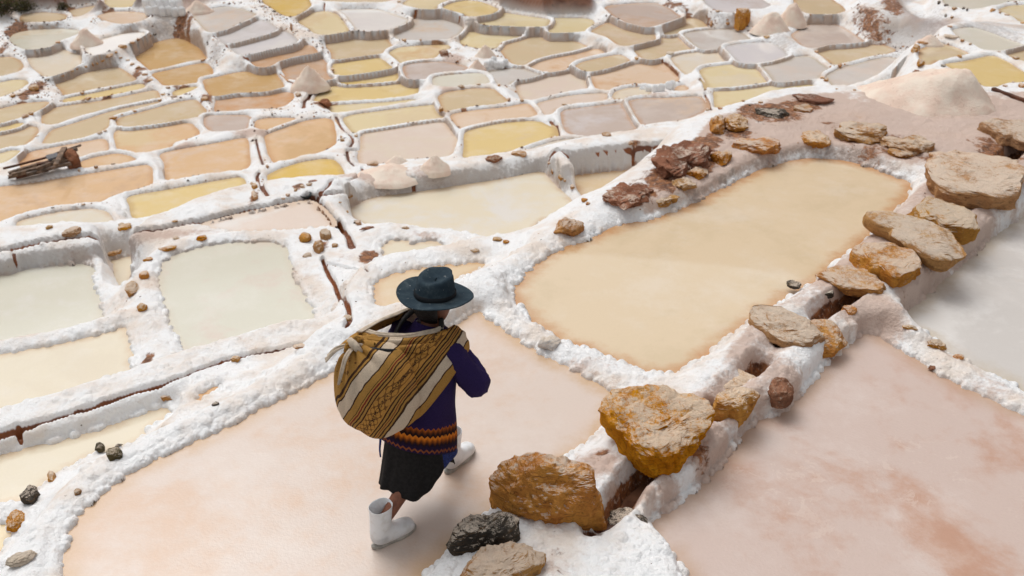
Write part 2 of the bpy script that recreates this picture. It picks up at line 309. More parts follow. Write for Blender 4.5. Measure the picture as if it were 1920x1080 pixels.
 ('B', [(1135,735),(1150,700),(1200,675),(1400,650),(1690,630),(1725,710),(1500,725),(1200,742)], 'yellow', 'gold', .4, 0, 'narrow yellow pond, smaller of a stepped pair'),
 ('B', [(1725,600),(1790,580),(1920,560),(2080,555),(2200,580),(2290,610),(2200,640),(1980,690),(1760,705)], 'mauve', 'lilac', .5, 0, 'mauve pond below a bank of pink salt'),
 ('C', [(55,760),(70,700),(200,680),(490,660),(570,745),(400,755),(200,765)], 'pale', 'sand', .5, 0, 'pale olive pond with slanting end'),
 ('C', [(520,655),(700,625),(830,615),(950,640),(1040,660),(900,690),(760,715),(730,760),(640,755),(590,730)], 'grey', 'pale', .5, 0, 'greyish pond below the white sacks'),
 ('C', [(795,760),(820,740),(1000,700),(1200,660),(1370,640),(1440,690),(1430,740),(1470,800),(1300,830),(1100,870),(930,910),(850,890),(830,850)], 'pink', 'cream', .7, 0, 'pale pink pond with a fine rusty vein'),
 ('C', [(1495,680),(1530,650),(1700,615),(1920,580),(2080,560),(2200,620),(2260,700),(2240,725),(2100,745),(1920,770),(1620,805),(1550,800),(1510,740)], 'peach', 'rust', .5, 0, 'large apricot pond with a rounded far end'),
 ('C', [(105,870),(180,830),(400,800),(600,800),(660,850),(720,910),(550,950),(300,985),(170,1000),(130,950)], 'tan', 'sand', .5, 0, 'tan pond above the apricot strip'),
 ('C', [(1000,960),(1020,930),(1200,880),(1400,850),(1600,845),(1660,890),(1500,910),(1250,935),(1150,970),(1130,1010),(1060,1040)], 'pink', 'peach', .6, 0, 'slender pale pink pond bending round a corner'),
 ('C', [(1690,870),(1710,830),(1800,800),(1920,790),(1990,788),(2000,850),(1850,880),(1720,885)], 'cream', 'pink', .4, 0, 'small cream pond partly behind white salt blocks'),
 ('D', [(315,820),(330,780),(390,768),(430,790),(420,805)], 'peach', 'orange', .4, 0, 'tiny apricot pool beside white salt blocks'),
 ('D', [(-60,430),(0,410),(150,360),(360,315),(450,370),(550,440),(330,465),(220,490),(100,525),(20,515)], 'tan', 'peach', .5, 0, 'tan pond pointing at a pale boulder'),
 ('D', [(390,310),(550,280),(820,262),(900,300),(990,350),(800,395),(680,430),(580,435),(500,390)], 'grey', 'mauve', .5, 0, 'grey pond below the ochre block'),
 ('D', [(770,425),(900,395),(1160,385),(1230,420),(1330,500),(1200,535),(1000,560),(900,555),(840,480)], 'lilac', 'white', .7, 0, 'lilac-white pond below two salt heaps'),
 ('D', [(270,520),(400,490),(700,460),(790,500),(880,560),(700,585),(550,610),(480,645),(420,650),(340,590)], 'cream', 'white', .6, 0, 'cream-white pond beside a dark zigzag crack'),
 ('D', [(550,640),(600,615),(850,580),(980,572),(1080,630),(1210,725),(1000,745),(800,770),(620,780),(605,720)], 'butter', 'cream', .7, 0, 'creamy yellow four-sided pond'),
 ('D', [(1080,575),(1300,530),(1500,505),(1570,530),(1640,590),(1700,635),(1640,670),(1600,690),(1350,710),(1240,725),(1190,670)], 'grey', 'pink', .5, 0, 'grey four-sided pond with two ochre stones at its corner'),
 ('D', [(660,830),(700,805),(1000,795),(1300,770),(1500,752),(1570,780),(1650,830),(1500,850),(1300,875),(1100,905),(930,915),(800,950),(690,965),(670,900)], 'butter', 'orange', .6, 0, 'long yellow pond behind the brown slab of rock'),
 ('D', [(610,1070),(700,1030),(900,1000),(1070,980),(1040,1030),(1000,1080),(850,1130),(700,1150),(640,1110)], 'cream', 'white', .3, 0, 'cream pond behind a pair of ochre stones'),
 ('E', [(45,440),(200,415),(450,405),(680,410),(770,450),(600,500),(400,545),(230,580),(170,550),(110,490)], 'tan', 'sand', .5, 0, 'tan pond at the foot of the brown cliff'),
 ('E', [(150,690),(300,610),(500,555),(700,518),(820,540),(860,600),(880,670),(820,700),(600,730),(450,765),(280,800),(200,760)], 'grey', 'pink', .6, 0, 'grey-pink pond beside the great salt heap'),
 ('E', [(450,840),(500,800),(650,775),(820,760),(720,820),(600,865),(460,870)], 'gold', 'yellow', .4, 0, 'small golden pond cut off by the great salt heap'),
 ('E', [(190,855),(330,855),(370,870),(250,880)], 'gold', 'yellow', .3, 0, 'sliver of golden water behind the brown slab'),
 ('E', [(985,445),(1100,410),(1200,400),(1300,430),(1440,490),(1300,510),(1170,530),(1130,530),(1060,590),(1030,590),(1000,510)], 'tan', 'butter', .5, 0, 'tan pond hemmed by ochre stones'),
 ('E', [(1275,270),(1450,245),(1600,290),(1750,360),(1910,405),(1800,420),(1640,445),(1560,430),(1480,390),(1370,350),(1330,310)], 'pale', 'white', .6, 0, 'pale greenish pond below the smooth grey bank'),
 ('E', [(1215,580),(1350,560),(1500,525),(1640,503),(1750,550),(1920,650),(2050,720),(1950,720),(1750,735),(1620,778),(1500,730),(1400,670),(1280,600)], 'yellow', 'gold', .6, 0, 'large golden-yellow pond behind the great salt heap'),
 ('E', [(1750,475),(1850,460),(2050,420),(2150,470),(2050,560),(1920,545),(1830,510)], 'tan', 'butter', .4, 0, 'tan pond corner beyond the large golden one'),
 # upper terrace
 ('A', [(495,725),(700,680),(900,625),(1050,608),(1130,650),(1225,720),(1060,770),(800,835),(580,862),(545,800)], 'tan', 'amber', .5, 0, 'tan pond below a wall of small dark stones'),
 ('A', [(570,905),(590,890),(800,850),(1150,775),(1270,755),(1300,775),(1150,820),(900,860),(700,900),(600,918)], 'yellow', 'amber', .4, 0, 'thin amber strip pond with stones on its bank'),
 ('A', [(1100,485),(1250,430),(1400,380),(1560,350),(1660,355),(1780,430),(1850,515),(1830,545),(1600,600),(1390,635),(1330,610),(1280,555),(1200,500)], 'amber', 'orange', .6, 0, 'large amber pond in the angle of two high walls'),
 ('A', [(1380,665),(1500,640),(1700,590),(1850,570),(1915,640),(1890,690),(1800,735),(1640,760),(1510,770),(1440,720)], 'amber', 'orange', .5, 0, 'amber pond below the large amber one'),
 ('A', [(1560,830),(1650,800),(1780,780),(1700,810),(1590,850)], 'yellow', 'amber', .3, 0, 'sliver of amber water beside dark earth clods'),
 ('A', [(262,485),(430,445),(550,440),(640,480),(720,490),(745,545),(600,630),(420,680),(340,630),(280,580)], 'cream', 'white', .8, 0, 'cream pond with a cloudy white centre'),
 ('A', [(-120,545),(0,520),(90,515),(160,545),(195,600),(150,635),(0,668),(-120,680)], 'tan', 'peach', .5, 0, 'tan pond with a rounded end, left of the cloudy one'),
 ('A', [(-120,770),(0,750),(130,720),(225,722),(245,750),(150,800),(0,860),(-120,890)], 'butter', 'peach', .4, 0, 'pale buttery pond tapering beside an ochre clod'),
 ('A', [(110,350),(150,300),(300,270),(520,262),(690,275),(680,300),(520,360),(500,385),(400,420),(250,435),(160,400)], 'pale', 'sand', .8, 0, 'pale pond beside a lone salt heap'),
 ('A', [(780,400),(1100,310),(1200,290),(1310,300),(1180,360),(1000,440),(860,480),(790,470)], 'white', 'lilac', .4, .1, 'snow-white dry salt terrace'),
 ('A', [(185,195),(195,130),(400,112),(560,130),(590,155),(560,170),(380,185)], 'sand', 'tan', .4, 0, 'pale olive pond nearest the green shrub'),
 ('A', [(618,155),(622,95),(780,65),(925,45),(905,90),(760,130)], 'sand', 'butter', .4, 0, 'pale olive pond tapering along the brown bank'),
 ('A', [(960,65),(960,-70),(1265,-70),(1262,40),(1150,50)], 'butter', 'yellow', .4, .05, 'yellowish pond next to the stack of white sacks'),
 ('A', [(890,145),(1000,110),(1160,108),(1310,130),(1320,160),(1200,195),(1080,205),(960,175)], 'peach', 'cream', .4, 0, 'lens-shaped peach pond below the stack of sacks'),
 ('B', [(-178,130),(82,62),(240,82),(370,134),(302,168),(82,264),(-14,288),(-96,226)], 'grey', 'peach', .6, .25, 'grey pond with a peach edge on the high wall, highest of three'),
 ('B', [(20,310),(150,260),(380,190),(470,195),(570,255),(520,285),(300,340),(140,375),(90,365)], 'lilac', 'grey', .6, .22, 'lilac-grey pond on the high wall, middle of three'),
 ('B', [(140,395),(350,345),(560,290),(650,280),(760,360),(720,385),(500,430),(330,470),(250,485),(190,440)], 'lilac', 'white', .8, .19, 'bluish white pond on the high wall, lowest of three'),
 ('B', [(300,500),(500,450),(760,405),(860,410),(930,470),(720,495),(560,545),(480,590),(420,590),(350,550)], 'brown', 'rust', .6, .12, 'rusty strip pond below the bluish white one'),
 ('B', [(465,15),(475,-70),(800,-70),(870,50),(800,100),(700,140),(620,115),(530,70)], 'gold', 'yellow', .4, .2, 'vivid golden pond on a white bank'),
 ('B', [(765,185),(880,120),(1010,102),(1100,130),(1150,190),(1220,280),(1000,302),(920,295),(850,240)], 'butter', 'orange', .5, .1, 'honey pond next to the chalk-white one'),
 ('B', [(1140,95),(1200,88),(1450,85),(1600,130),(1740,175),(1720,200),(1600,250),(1400,265),(1250,262),(1190,190)], 'white', 'lilac', .4, .1, 'chalk-white pond under a straight white wall'),
 ('B', [(1005,370),(1200,345),(1550,318),(1560,380),(1590,415),(1500,470),(1300,490),(1080,525),(1075,470),(1040,420)], 'tan', 'amber', .6, 0, 'tan four-sided pond below the chalk-white one'),
 ('B', [(1620,280),(1660,230),(1800,170),(1920,165),(2080,175),(2200,220),(2240,250),(2180,310),(2100,340),(1920,350),(1700,345),(1640,320)], 'grey', 'orange', .6, 0, 'oval grey pond with an orange far shore'),
 ('B', [(1595,475),(1680,430),(1920,405),(2100,405),(2120,420),(2010,480),(1990,510),(1900,540),(1720,560),(1650,520)], 'butter', 'rust', .5, 0, 'cream pond ending at a brown earth clod'),
 ('B', [(960,-70),(1640,-70),(1590,5),(1200,8),(1000,2)], 'tan', 'sand', .4, .25, 'tan pond on top of the straight white wall'),
 ('W', [(752,8),(790,-12),(880,-14),(855,4),(815,15),(790,14)], 'butter', 'tan', .4, .22, 'buttery pond beside the amber one under the brown bank'),
 ('C', [(130,70),(280,20),(360,5),(450,15),(560,50),(640,85),(560,115),(400,135),(330,115),(250,90)], 'yellow', 'amber', .5, .2, 'lozenge-shaped amber pond under the brown bank'),
 ('C', [(445,180),(550,140),(640,108),(800,135),(1000,165),(1100,180),(1070,230),(900,225),(700,215),(520,210)], 'butter', 'tan', .5, .2, 'buttery pond atop the curving white wall'),
 ('C', [(1085,245),(1120,180),(1150,165),(1480,170),(1500,235),(1400,270),(1200,280),(1120,290)], 'butter', 'yellow', .5, .15, 'yellow pond in the corner under the brown bank'),
 ('C', [(295,330),(350,295),(500,280),(700,290),(900,315),(780,340),(660,380),(620,430),(540,410),(480,420),(330,400)], 'butter', 'yellow', .6, 0, 'buttery pond curling round to a salt heap'),
 ('C', [(650,420),(690,380),(800,345),(1000,330),(1200,350),(1350,385),(1450,425),(1300,450),(1100,485),(950,530),(850,580),(760,560),(700,500)], 'tan', 'orange', .5, 0, 'large half-round tan pond'),
 ('C', [(890,575),(1000,530),(1200,480),(1450,445),(1560,445),(1620,485),(1500,520),(1350,560),(1250,610),(1080,635),(960,610)], 'peach', 'rust', .6, 0, 'apricot pond below the half-round one'),
 ('C', [(1350,590),(1400,560),(1600,515),(1740,495),(1830,545),(1700,580),(1500,625),(1440,630)], 'tan', 'sand', .4, 0, 'small olive-tan pond beside the apricot one'),
 ('D', [(-330,55),(0,35),(130,30),(260,80),(370,150),(200,200),(110,225),(60,230),(-80,200),(-220,150)], 'mauve', 'brown', .7, .2, 'dusky mauve pond on a white corner buttress'),
 ('C', [(1490,290),(1600,220),(1690,185),(1850,220),(1960,250),(2040,320),(2040,350),(1900,380),(1780,400),(1720,390),(1640,330),(1560,300)], 'tan', 'brown', .5, .1, 'pointed brown-tan pond below the dusky mauve one'),
 ('D', [(165,235),(300,190),(480,165),(560,195),(600,240),(400,275),(230,305)], 'tan', 'amber', .4, 0, 'tan pond under the overgrown white bank'),
 ('D', [(560,-60),(620,40),(700,90),(830,105),(840,85),(900,85),(1000,65),(1080,70),(1170,45),(1080,0),(1000,-60)], 'lilac', 'mauve', .6, .1, 'lilac-grey pond behind the ochre block'),
 ('E', [(-140,10),(-120,45),(-80,90),(0,112),(200,118),(300,95),(260,50),(200,10),(120,-70),(-140,-70)], 'tan', 'sand', .4, .1, 'tan pond between the salt heaps and brown cliff'),
 ('E', [(-170,320),(-100,270),(0,215),(100,200),(200,210),(290,250),(400,320),(490,375),(300,380),(120,390),(0,420),(-60,410)], 'mauve', 'pink', .6, 0, 'dusky pink pond running up to the brown cliff'),
 ('E', [(1190,-70),(1200,20),(1270,55),(1400,70),(1600,60),(1660,35),(1920,5),(2060,-70)], 'pale', 'white', .6, .25, 'pale pond on the high bank with stones on its rim'),
 ('E', [(1690,85),(1800,55),(1920,48),(2070,60),(2100,185),(1920,190),(1850,145),(1760,115)], 'butter', 'pale', .5, .2, 'pale yellow pond on the high bank'),
]
# level of the terraces at points of the picture: (x, y, z)
LEVELS = np.array([(600,900,0),(1350,480,0),(400,1000,0),(1650,860,-.10),(1850,560,-.16),(1850,140,-.85),(1850,85,-.9),(1740,100,-.95),
  (200,800,-.33),(20,1000,-.3),(390,740,-.25),(100,720,-.62),(440,560,-.62),(100,550,-.82),(780,530,-.22),(860,390,-.95),(1150,345,-.95),(1070,410,-.85),(780,468,-.6),
  (530,405,-.72),(150,350,-1.75),(120,420,-1.6),(350,380,-1.7),(570,330,-1.75),(750,270,-1.85),(950,260,-1.8),(1130,225,-1.75),(1250,250,-1.7),(1050,285,-1.72),
  (380,290,-1.85),(100,260,-1.95),(300,250,-1.9),(550,270,-1.85),(150,215,-1.95),(450,190,-1.95),(700,170,-1.98),(1000,170,-1.95),(1250,140,-1.9),(1400,170,-1.75),(1370,215,-1.6),(1560,110,-1.75),(1620,130,-1.7),(1650,170,-1.5),
  (170,150,-2.0),(320,110,-2.0),(90,115,-1.9),(70,70,-1.8),(60,35,-1.7),(250,30,-1.65),(560,120,-1.9),(450,90,-1.8),(720,80,-1.9),(900,60,-1.9),(1040,90,-1.92),(1150,50,-1.8),(1300,60,-1.8),(1500,60,-1.7),
  (420,40,-1.75),(660,40,-1.8),(880,20,-1.75),(1200,20,-1.75),(1400,10,-1.6),(1800,5,-1.2),(1580,15,-1.55)], float)
def level_at(px, py):
    w = 1.0 / (((LEVELS[:, 0] - px) * 0.7) ** 2 + ((LEVELS[:, 1] - py) * 1.2) ** 2 + 30) ** 1.6
    return float((w * LEVELS[:, 2]).sum() / w.sum())
# dry benches, dike crowns and channel banks that hold the ground at a height of their own: outline, level
FLATS = [
 ([(1190,395),(1240,350),(1300,290),(1340,240),(1400,215),(1500,185),(1620,185),(1840,185),(2050,190),(2150,290),(1930,400),(1800,340),(1740,325),(1660,300),(1590,280),(1500,275),(1400,305),(1300,360)], .06),
 ([(1090,985),(1150,935),(1290,790),(1400,640),(1470,585),(1560,510),(1640,440),(1740,350),(1840,300),(1920,250),(1990,300),(1890,395),(1800,480),(1690,575),(1600,610),(1550,655),(1470,745),(1380,800),(1300,880),(1180,975)], .045),
 ([(800,1110),(850,1040),(930,985),(960,960),(1120,975),(1190,985),(1230,1010),(1270,1110),(1290,1290),(760,1290)], .06),
 ([(655,615),(780,590),(900,540),(930,545),(900,560),(840,590),(700,640)], .07),
 # bank of the long channel
 ([(-160,490),(0,456),(130,434),(300,416),(420,390),(560,362),(700,338),(800,326),(960,300),(1060,284),(1180,266),(1290,250),(1290,285),(1240,295),(1060,312),(960,326),(800,352),(700,362),(600,378),(500,400),(380,425),(200,455),(0,495),(-160,525)], -.70),
 # bank of the lower channel
 ([(-160,840),(0,797),(150,757),(300,707),(420,664),(560,632),(600,650),(500,675),(300,740),(150,790),(0,835),(-160,880)], -.30),
 # cliff by the upper right ponds
 ([(1625,20),(1640,-20),(1740,-20),(1745,20),(1720,40),(1660,35)], -1.35),
]
RIM0 = 0.064
def unproject(pts, z, rim):
    """outline on the picture -> plan of the pond; its near bank is drawn where its crown hides the water"""
    p = np.asarray(pts, float)
    X, Y = on_plane(p[:, 0], p[:, 1], z); w = np.stack([X, Y], 1)
    area = 0.5 * np.sum(w[:, 0] * np.roll(w[:, 1], -1) - np.roll(w[:, 0], -1) * w[:, 1])
    tan = np.roll(w, -1, 0) - np.roll(w, 1, 0); nrm = np.stack([tan[:, 1], -tan[:, 0]], 1) * (1 if area > 0 else -1)
    nrm /= np.linalg.norm(nrm, axis=1)[:, None] + 1e-9
    vd = -w / np.linalg.norm(w, axis=1)[:, None]
    near = np.clip((nrm * vd).sum(1), 0, 1)
    X, Y = on_plane(p[:, 0], p[:, 1], z + rim * near)
    return np.stack([X, Y], 1)
class Pond: pass
ponds = []
for k, (reg, pts, ca, cb, amt, dz, desc) in enumerate(PONDS):
    ox, oy, s = REG[reg]; p = np.array(pts, float) / s + (ox, oy)
    P = Pond(); P.px = p; P.desc = desc; P.ca = ca; P.cb = cb; P.amt = amt; P.i = k
    c = np.clip(p, (-60, -30), (1980, 1120)).mean(0)
    P.z = level_at(*c) + dz * 0.45 + (RNG.rand() - .5) * 0.02 * (k > 3)
    if k in (0, 1, 2, 3): P.z = (0.0, 0.0, -.07, -.10)[k]
    P.w = chaikin(unproject(p, P.z, RIM0 * (0.55 if k < 4 else 0.8)), 2)
    P.c = P.w.mean(0); ponds.append(P)

# ------------------------------------------------------------------ terrain grid, finest where it is seen closest
def row_list(y0, y1, k=0.0112):
    r = [y0]
    while r[-1] < y1: r.append(r[-1] + (k * (r[-1] / 5) ** 1.42 if r[-1] < 9 else 0.0258 * (r[-1] / 9) ** 0.5))
    return r
rows = list(np.linspace(0.3, 3.2, 14)) + row_list(3.3, 23.0) + list(23.0 * np.geomspace(1.012, 25, 60))
rows = np.array(sorted(set(np.round(rows, 5))))
ti = np.arange(-0.56, 0.5601, 0.00132); to = []
x = 0.56
st = 0.0026
while x < 9: x += st; to.append(x); st *= (1.0 if x < 0.78 else 1.13)
tcol = np.array(sorted([-v for v in to] + list(ti) + to))
NR, NC = len(rows), len(tcol)
YY, TT = np.meshgrid(rows, tcol, indexing='ij'); XX = YY * TT
fX, fY = XX.ravel(), YY.ravel()
N = NR * NC
# coarse ground from pond centres
num = np.zeros(N); den = np.zeros(N); dcen = np.full(N, 1e9)
for P in ponds:
    r = np.sqrt(((P.w - P.c) ** 2).sum(1)).mean()
    d2 = (fX - P.c[0]) ** 2 + (fY - P.c[1]) ** 2
    w = 1.0 / (d2 + 0.05) ** 1.5; num += w * P.z; den += w
    np.minimum(dcen, np.sqrt(d2) - r, out=dcen)
base = num / den
BN = np.zeros(N); BD = np.zeros(N); dmin = np.full(N, 9.0); owner = np.full(N, -1); own_z = np.zeros(N)
gx, gy = fX, fY
nearf = np.clip(1.0 - (fY - 6) / 7, 0.0, 1)
edge_n = 0.55 * (nearf * fbm(gx, gy, 0.22, 3, 1) + (1 - nearf) * vnoise(gx, gy, 0.45, 1)) + 0.45 * nearf * vnoise(gx, gy, 0.07, 5)
dhigh = np.full(N, 9.0)
for P in sorted(ponds, key=lambda q: -q.z):
    lo = P.w.min(0); hi = P.w.max(0); R = 1.6
    m = np.nonzero((fX > lo[0] - R) & (fX < hi[0] + R) & (fY > lo[1] - R) & (fY < hi[1] + R))[0]
    x, y = fX[m], fY[m]
    d = seg_dist(x, y, P.w); ins = inside(x, y, P.w); d = np.where(ins, -d, d)
    amp = np.clip(0.003 * P.c[1], 0.016, 0.05)
    d = d + edge_n[m] * amp * np.clip(1.2 - np.abs(d) / 0.4, 0, 1)
    d = d - 0.0032 * np.maximum(y - 7, 0)
    d = np.maximum(d, 0.035 + 0.003 * y - dhigh[m]); dhigh[m] = np.minimum(dhigh[m], d)
    P.m, P.d = m, d
    dd = np.maximum(d, 0.004)
    w = np.exp(np.clip(P.z * 1.6, -6, 2)) / dd ** 2.2 * np.clip(1 - d / R, 0, 1)
    BN[m] += w * P.z; BD[m] += w
    b = m[d < dmin[m]]; sel = d < dmin[m]; dmin[m[sel]] = d[sel]; owner[m[sel]] = P.i
flat_in = np.full(N, 9.0); dusty = np.zeros(N)
for fi, (pts, z) in enumerate(FLATS):
    p = np.array(pts, float); X, Y = on_plane(p[:, 0], p[:, 1], z); w_ = chaikin(np.stack([X, Y], 1), 2)
    lo = w_.min(0); hi = w_.max(0); R = 0.9
    m = np.nonzero((fX > lo[0] - R) & (fX < hi[0] + R) & (fY > lo[1] - R) & (fY < hi[1] + R))[0]
    x, y = fX[m], fY[m]
    d = seg_dist(x, y, w_); d = np.where(inside(x, y, w_), 0.0, d)
    w = np.exp(np.clip(z * 1.6, -6, 2)) / np.maximum(d, 0.014) ** 2.2 * np.clip(1 - d / R, 0, 1) * 1.6
    BN[m] += w * z; BD[m] += w; flat_in[m] = np.minimum(flat_in[m], d)
    if fi < 2: dusty[m] = np.maximum(dusty[m], (.85, .62)[fi] * np.clip(1.1 - d / .12, 0, 1))
wb = 0.35
hill = np.clip(dcen - 0.55, 0, None) * (fY > 13) * np.clip((fY - 15) / 6, 0, 1)
Hb = (BN + wb * base) / (BD + wb)
dist = np.sqrt(fX ** 2 + fY ** 2)
rimh = RIM0 * (1 + 0.35 * fbm(gx, gy, 0.5, 2, 8))
t = np.clip(np.maximum(dmin, 0) / (0.15 + 0.001 * dist), 0, 1)
rim0 = 0.008 * nearf; rim = rim0 + (rimh - rim0) * np.sin(t * math.pi / 2) ** 0.9
lump = 0.016 * fbm(gx, gy, 0.30, 3, 2) + 0.010 * np.clip(fbm(gx, gy, 0.11, 2, 4), -.3, 1) + 0.004 * vnoise(gx, gy, 0.035, 6)
Hf = Hb + np.where(dmin < 0, np.maximum(dmin * 1.6, -0.10), rim + lump * np.clip(dmin / 0.05, 0, 1))
Hf += np.where(hill > 0, hill * 0.55 + np.minimum(hill, 1) * (0.25 * fbm(gx, gy, 1.6, 4, 3) + 0.3 * np.abs(fbm(gx, gy, 6, 3, 9))), 0)
for P in ponds:
    q = (P.d > -0.01) & (P.d < 0.35) & (dmin[P.m] > -0.005); mm = P.m[q]; d_ = np.maximum(P.d[q], 0); d0 = 0.03 + 0.0032 * fY[mm]
    Hf[mm] = np.maximum(Hf[mm], P.z + 0.022 * np.clip(d_ / (0.012 + 0.0016 * fY[mm]), 0, 1) + 0.35 * np.minimum(d_, 0.06) - 1.3 * np.maximum(d_ - d0, 0))
# brown banks of bare earth standing behind the last ponds
bank = np.zeros(N)
for px_, py_, rx_, ry_, hh in [(30,8,120,18,.5),(170,3,140,15,.5),(260,-4,60,12,.4),(1000,0,95,20,.6),(1060,8,50,14,.5),(930,-8,60,14,.4)]:
    bx, by = on_plane(px_, py_, -1.6); sl = math.hypot(bx, by); q = ((fX - bx) / (rx_ * sl / FPX)) ** 2 + ((fY - by) / (ry_ * sl / FPX / .24)) ** 2
    bank = np.maximum(bank, np.clip(1.5 - q, 0, 1) * (dmin > .06)); 
bank *= np.clip((dmin - .10) / .12, 0, 1)
Hf += bank * (.30 + .10 * fbm(gx, gy, 0.8, 4, 12)) 
H = Hf.reshape(NR, NC)
def height(x, y):
    r = np.interp(y, rows, np.arange(NR)); c = np.interp(np.asarray(x) / np.maximum(y, 1e-3), tcol, np.arange(NC))
    r0 = np.clip(r.astype(int), 0, NR - 2); c0 = np.clip(c.astype(int), 0, NC - 2); fr = r - r0; fc = c - c0
    return (H[r0, c0] * (1 - fc) + H[r0, c0 + 1] * fc) * (1 - fr) + (H[r0 + 1, c0] * (1 - fc) + H[r0 + 1, c0 + 1] * fc) * fr
def hit(px, py):
    """where the sight line through a point of the photograph meets the ground"""
    px = np.atleast_1d(np.asarray(px, float)); py = np.atleast_1d(np.asarray(py, float)); d = ray(px, py)
    ts = np.geomspace(3.6, 32, 900); res = np.zeros((len(px), 3))
    for i in range(len(px)):
        x = d[i, 0] * ts; y = d[i, 1] * ts; z = CAM_Z + d[i, 2] * ts; below = z <= height(x, y)
        k = int(np.argmax(below)) if below.any() else len(ts) - 1
        a, b = ts[max(k - 1, 0)], ts[k]
        for _ in range(14):
            mth = 0.5 * (a + b)
            if CAM_Z + d[i, 2] * mth <= height(np.array([d[i, 0] * mth]), np.array([d[i, 1] * mth]))[0]: b = mth
            else: a = mth
        res[i] = d[i] * b + (0, 0, CAM_Z)
    return res
# nodules of salt: a cauliflower crust on the nearer dikes, scalloped where it hangs over the water
def add_blobs(x, y, r, hgt, sink):
    r0 = np.searchsorted(rows, y - r); r1 = np.searchsorted(rows, y + r) + 1
    tc = x / y; tr = r / y; c0 = np.searchsorted(tcol, tc - tr); c1 = np.searchsorted(tcol, tc + tr) + 1
    for k in range(len(x)):
        a, b, c, d = r0[k], r1[k], c0[k], c1[k]
        if b - a < 2 or d - c < 2: continue
        q = ((XX[a:b, c:d] - x[k]) ** 2 + (YY[a:b, c:d] - y[k]) ** 2) / r[k] ** 2
        dome = sink[k] + hgt[k] * np.sqrt(np.clip(1 - q, 0, 1))
        Hs = H[a:b, c:d]; np.copyto(Hs, np.where(q < 1, np.maximum(Hs, dome), Hs))
slope0 = np.abs(np.gradient(H, axis=0) / np.gradient(YY, axis=0)).ravel()
cand = np.nonzero((dmin > -0.012) & (dmin < 0.45) & (fY > 3.3) & (fY < 13) & (np.abs(fX / fY) < 0.72))[0]
edge = cand[(dmin[cand] < 0.03) & (fY[cand] < 9.5)]; pick = RNG.choice(edge, min(len(edge), 3600), replace=False)
s = np.clip(0.011 + 0.016 * RNG.rand(len(pick)) ** 2, 0, 1) * (1 + 0.05 * fY[pick])
zw = np.array([P.z for P in ponds])[owner[pick]]
add_blobs(fX[pick], fY[pick], s * 1.15, s * 0.95 + 0.022, zw - 0.022 + 0.010 * RNG.rand(len(pick)))
cand = cand[(slope0[cand] < .55) & (dmin[cand] > .03)]
pick = RNG.choice(cand, 3500, replace=False)
s = (0.010 + 0.034 * RNG.rand(len(pick)) ** 3) * (1 + 0.04 * fY[pick])
add_blobs(fX[pick], fY[pick], s, s * 0.75, H.ravel()[pick] - s * 0.48)

# little channels: lines on the picture, carved where they meet the ground: points, half width (m), depth (m)
def rg(reg, pts): ox, oy, s = REG[reg]; return [(x / s + ox, y / s + oy) for x, y in pts]
CHAN = [
 ([(-160,500),(0,468),(67,453),(167,440),(300,427),(367,415),(467,390),(567,372),(640,358),(740,345),(800,335),(880,322),(950,316),(980,308),(1010,301),(1070,291),(1130,282),(1200,273),(1260,262),(1300,254)], .042, .08, -.65),
 ([(-160,860),(0,812),(60,795),(117,777),(200,750),(250,733),(300,720),(350,700),(417,673),(500,657),(550,645),(590,640)], .024, .05, -.25),
 (rg('G', [(870,815),(970,890),(1060,1000),(1130,1065)]), .06, .09),
 ([(634,420),(652,440),(660,462)], .035, .06), ([(604,482),(612,503),(628,530),(645,552),(654,575),(655,598),(649,610)], .020, .07),
 ([(612,503),(640,498),(668,503),(690,508)], .012, .05),
 (rg('G', [(380,280),(410,400),(450,520)]), .022, .06), (rg('G', [(410,580),(390,610),(440,720),(490,790)]), .025, .06),
 (rg('G', [(1100,70),(1130,140),(1170,200),(1250,270),(1255,310),(1225,350)]), .03, .07), (rg('G', [(1290,385),(1200,385),(1215,470),(1280,530)]), .03, .07),
 (rg('G', [(1090,640),(1040,700),(960,765)]), .025, .05), (rg('G', [(1340,545),(1300,620),(1210,660)]), .02, .05),
 (rg('D', [(590,840),(620,910),(655,990)]), .03, .06), (rg('D', [(540,690),(575,740),(595,800)]), .035, .06), (rg('D', [(200,520),(280,580),(340,640),(450,660)]), .03, .06),
 (rg('B', [(600,650),(680,720),(780,780),(830,810)]), .03, .06), (rg('B', [(880,830),(820,900),(810,970)]), .035, .06),
 ([(1188,283),(1187,296)], .022, .05), (rg('H', [(1110,120),(1170,170),(1190,260)]), .03, .06),
 (rg('B', [(0,320),(120,410),(280,520),(420,600)]), .02, .04), (rg('C', [(300,140),(285,190)]), .03, .06), (rg('B', [(1830,80),(1805,140)]), .03, .05), (rg('B', [(1000,20),(998,100)]), .02, .05),
 ([(28,490),(24,472)], .02, .05), ([(35,802),(36,816)], .02, .05), ([(775,340),(776,358)], .03, .05),
]
chan = np.zeros(N)
def chan_xy(p, z0):
    z = np.full(len(p), z0)
    for _ in range(8):
        X, Y = on_plane(p[:, 0], p[:, 1], z); z = 0.5 * z + 0.5 * np.clip(height(X, Y), z0 - .15, z0 + .15)
    return np.stack(on_plane(p[:, 0], p[:, 1], z), 1)
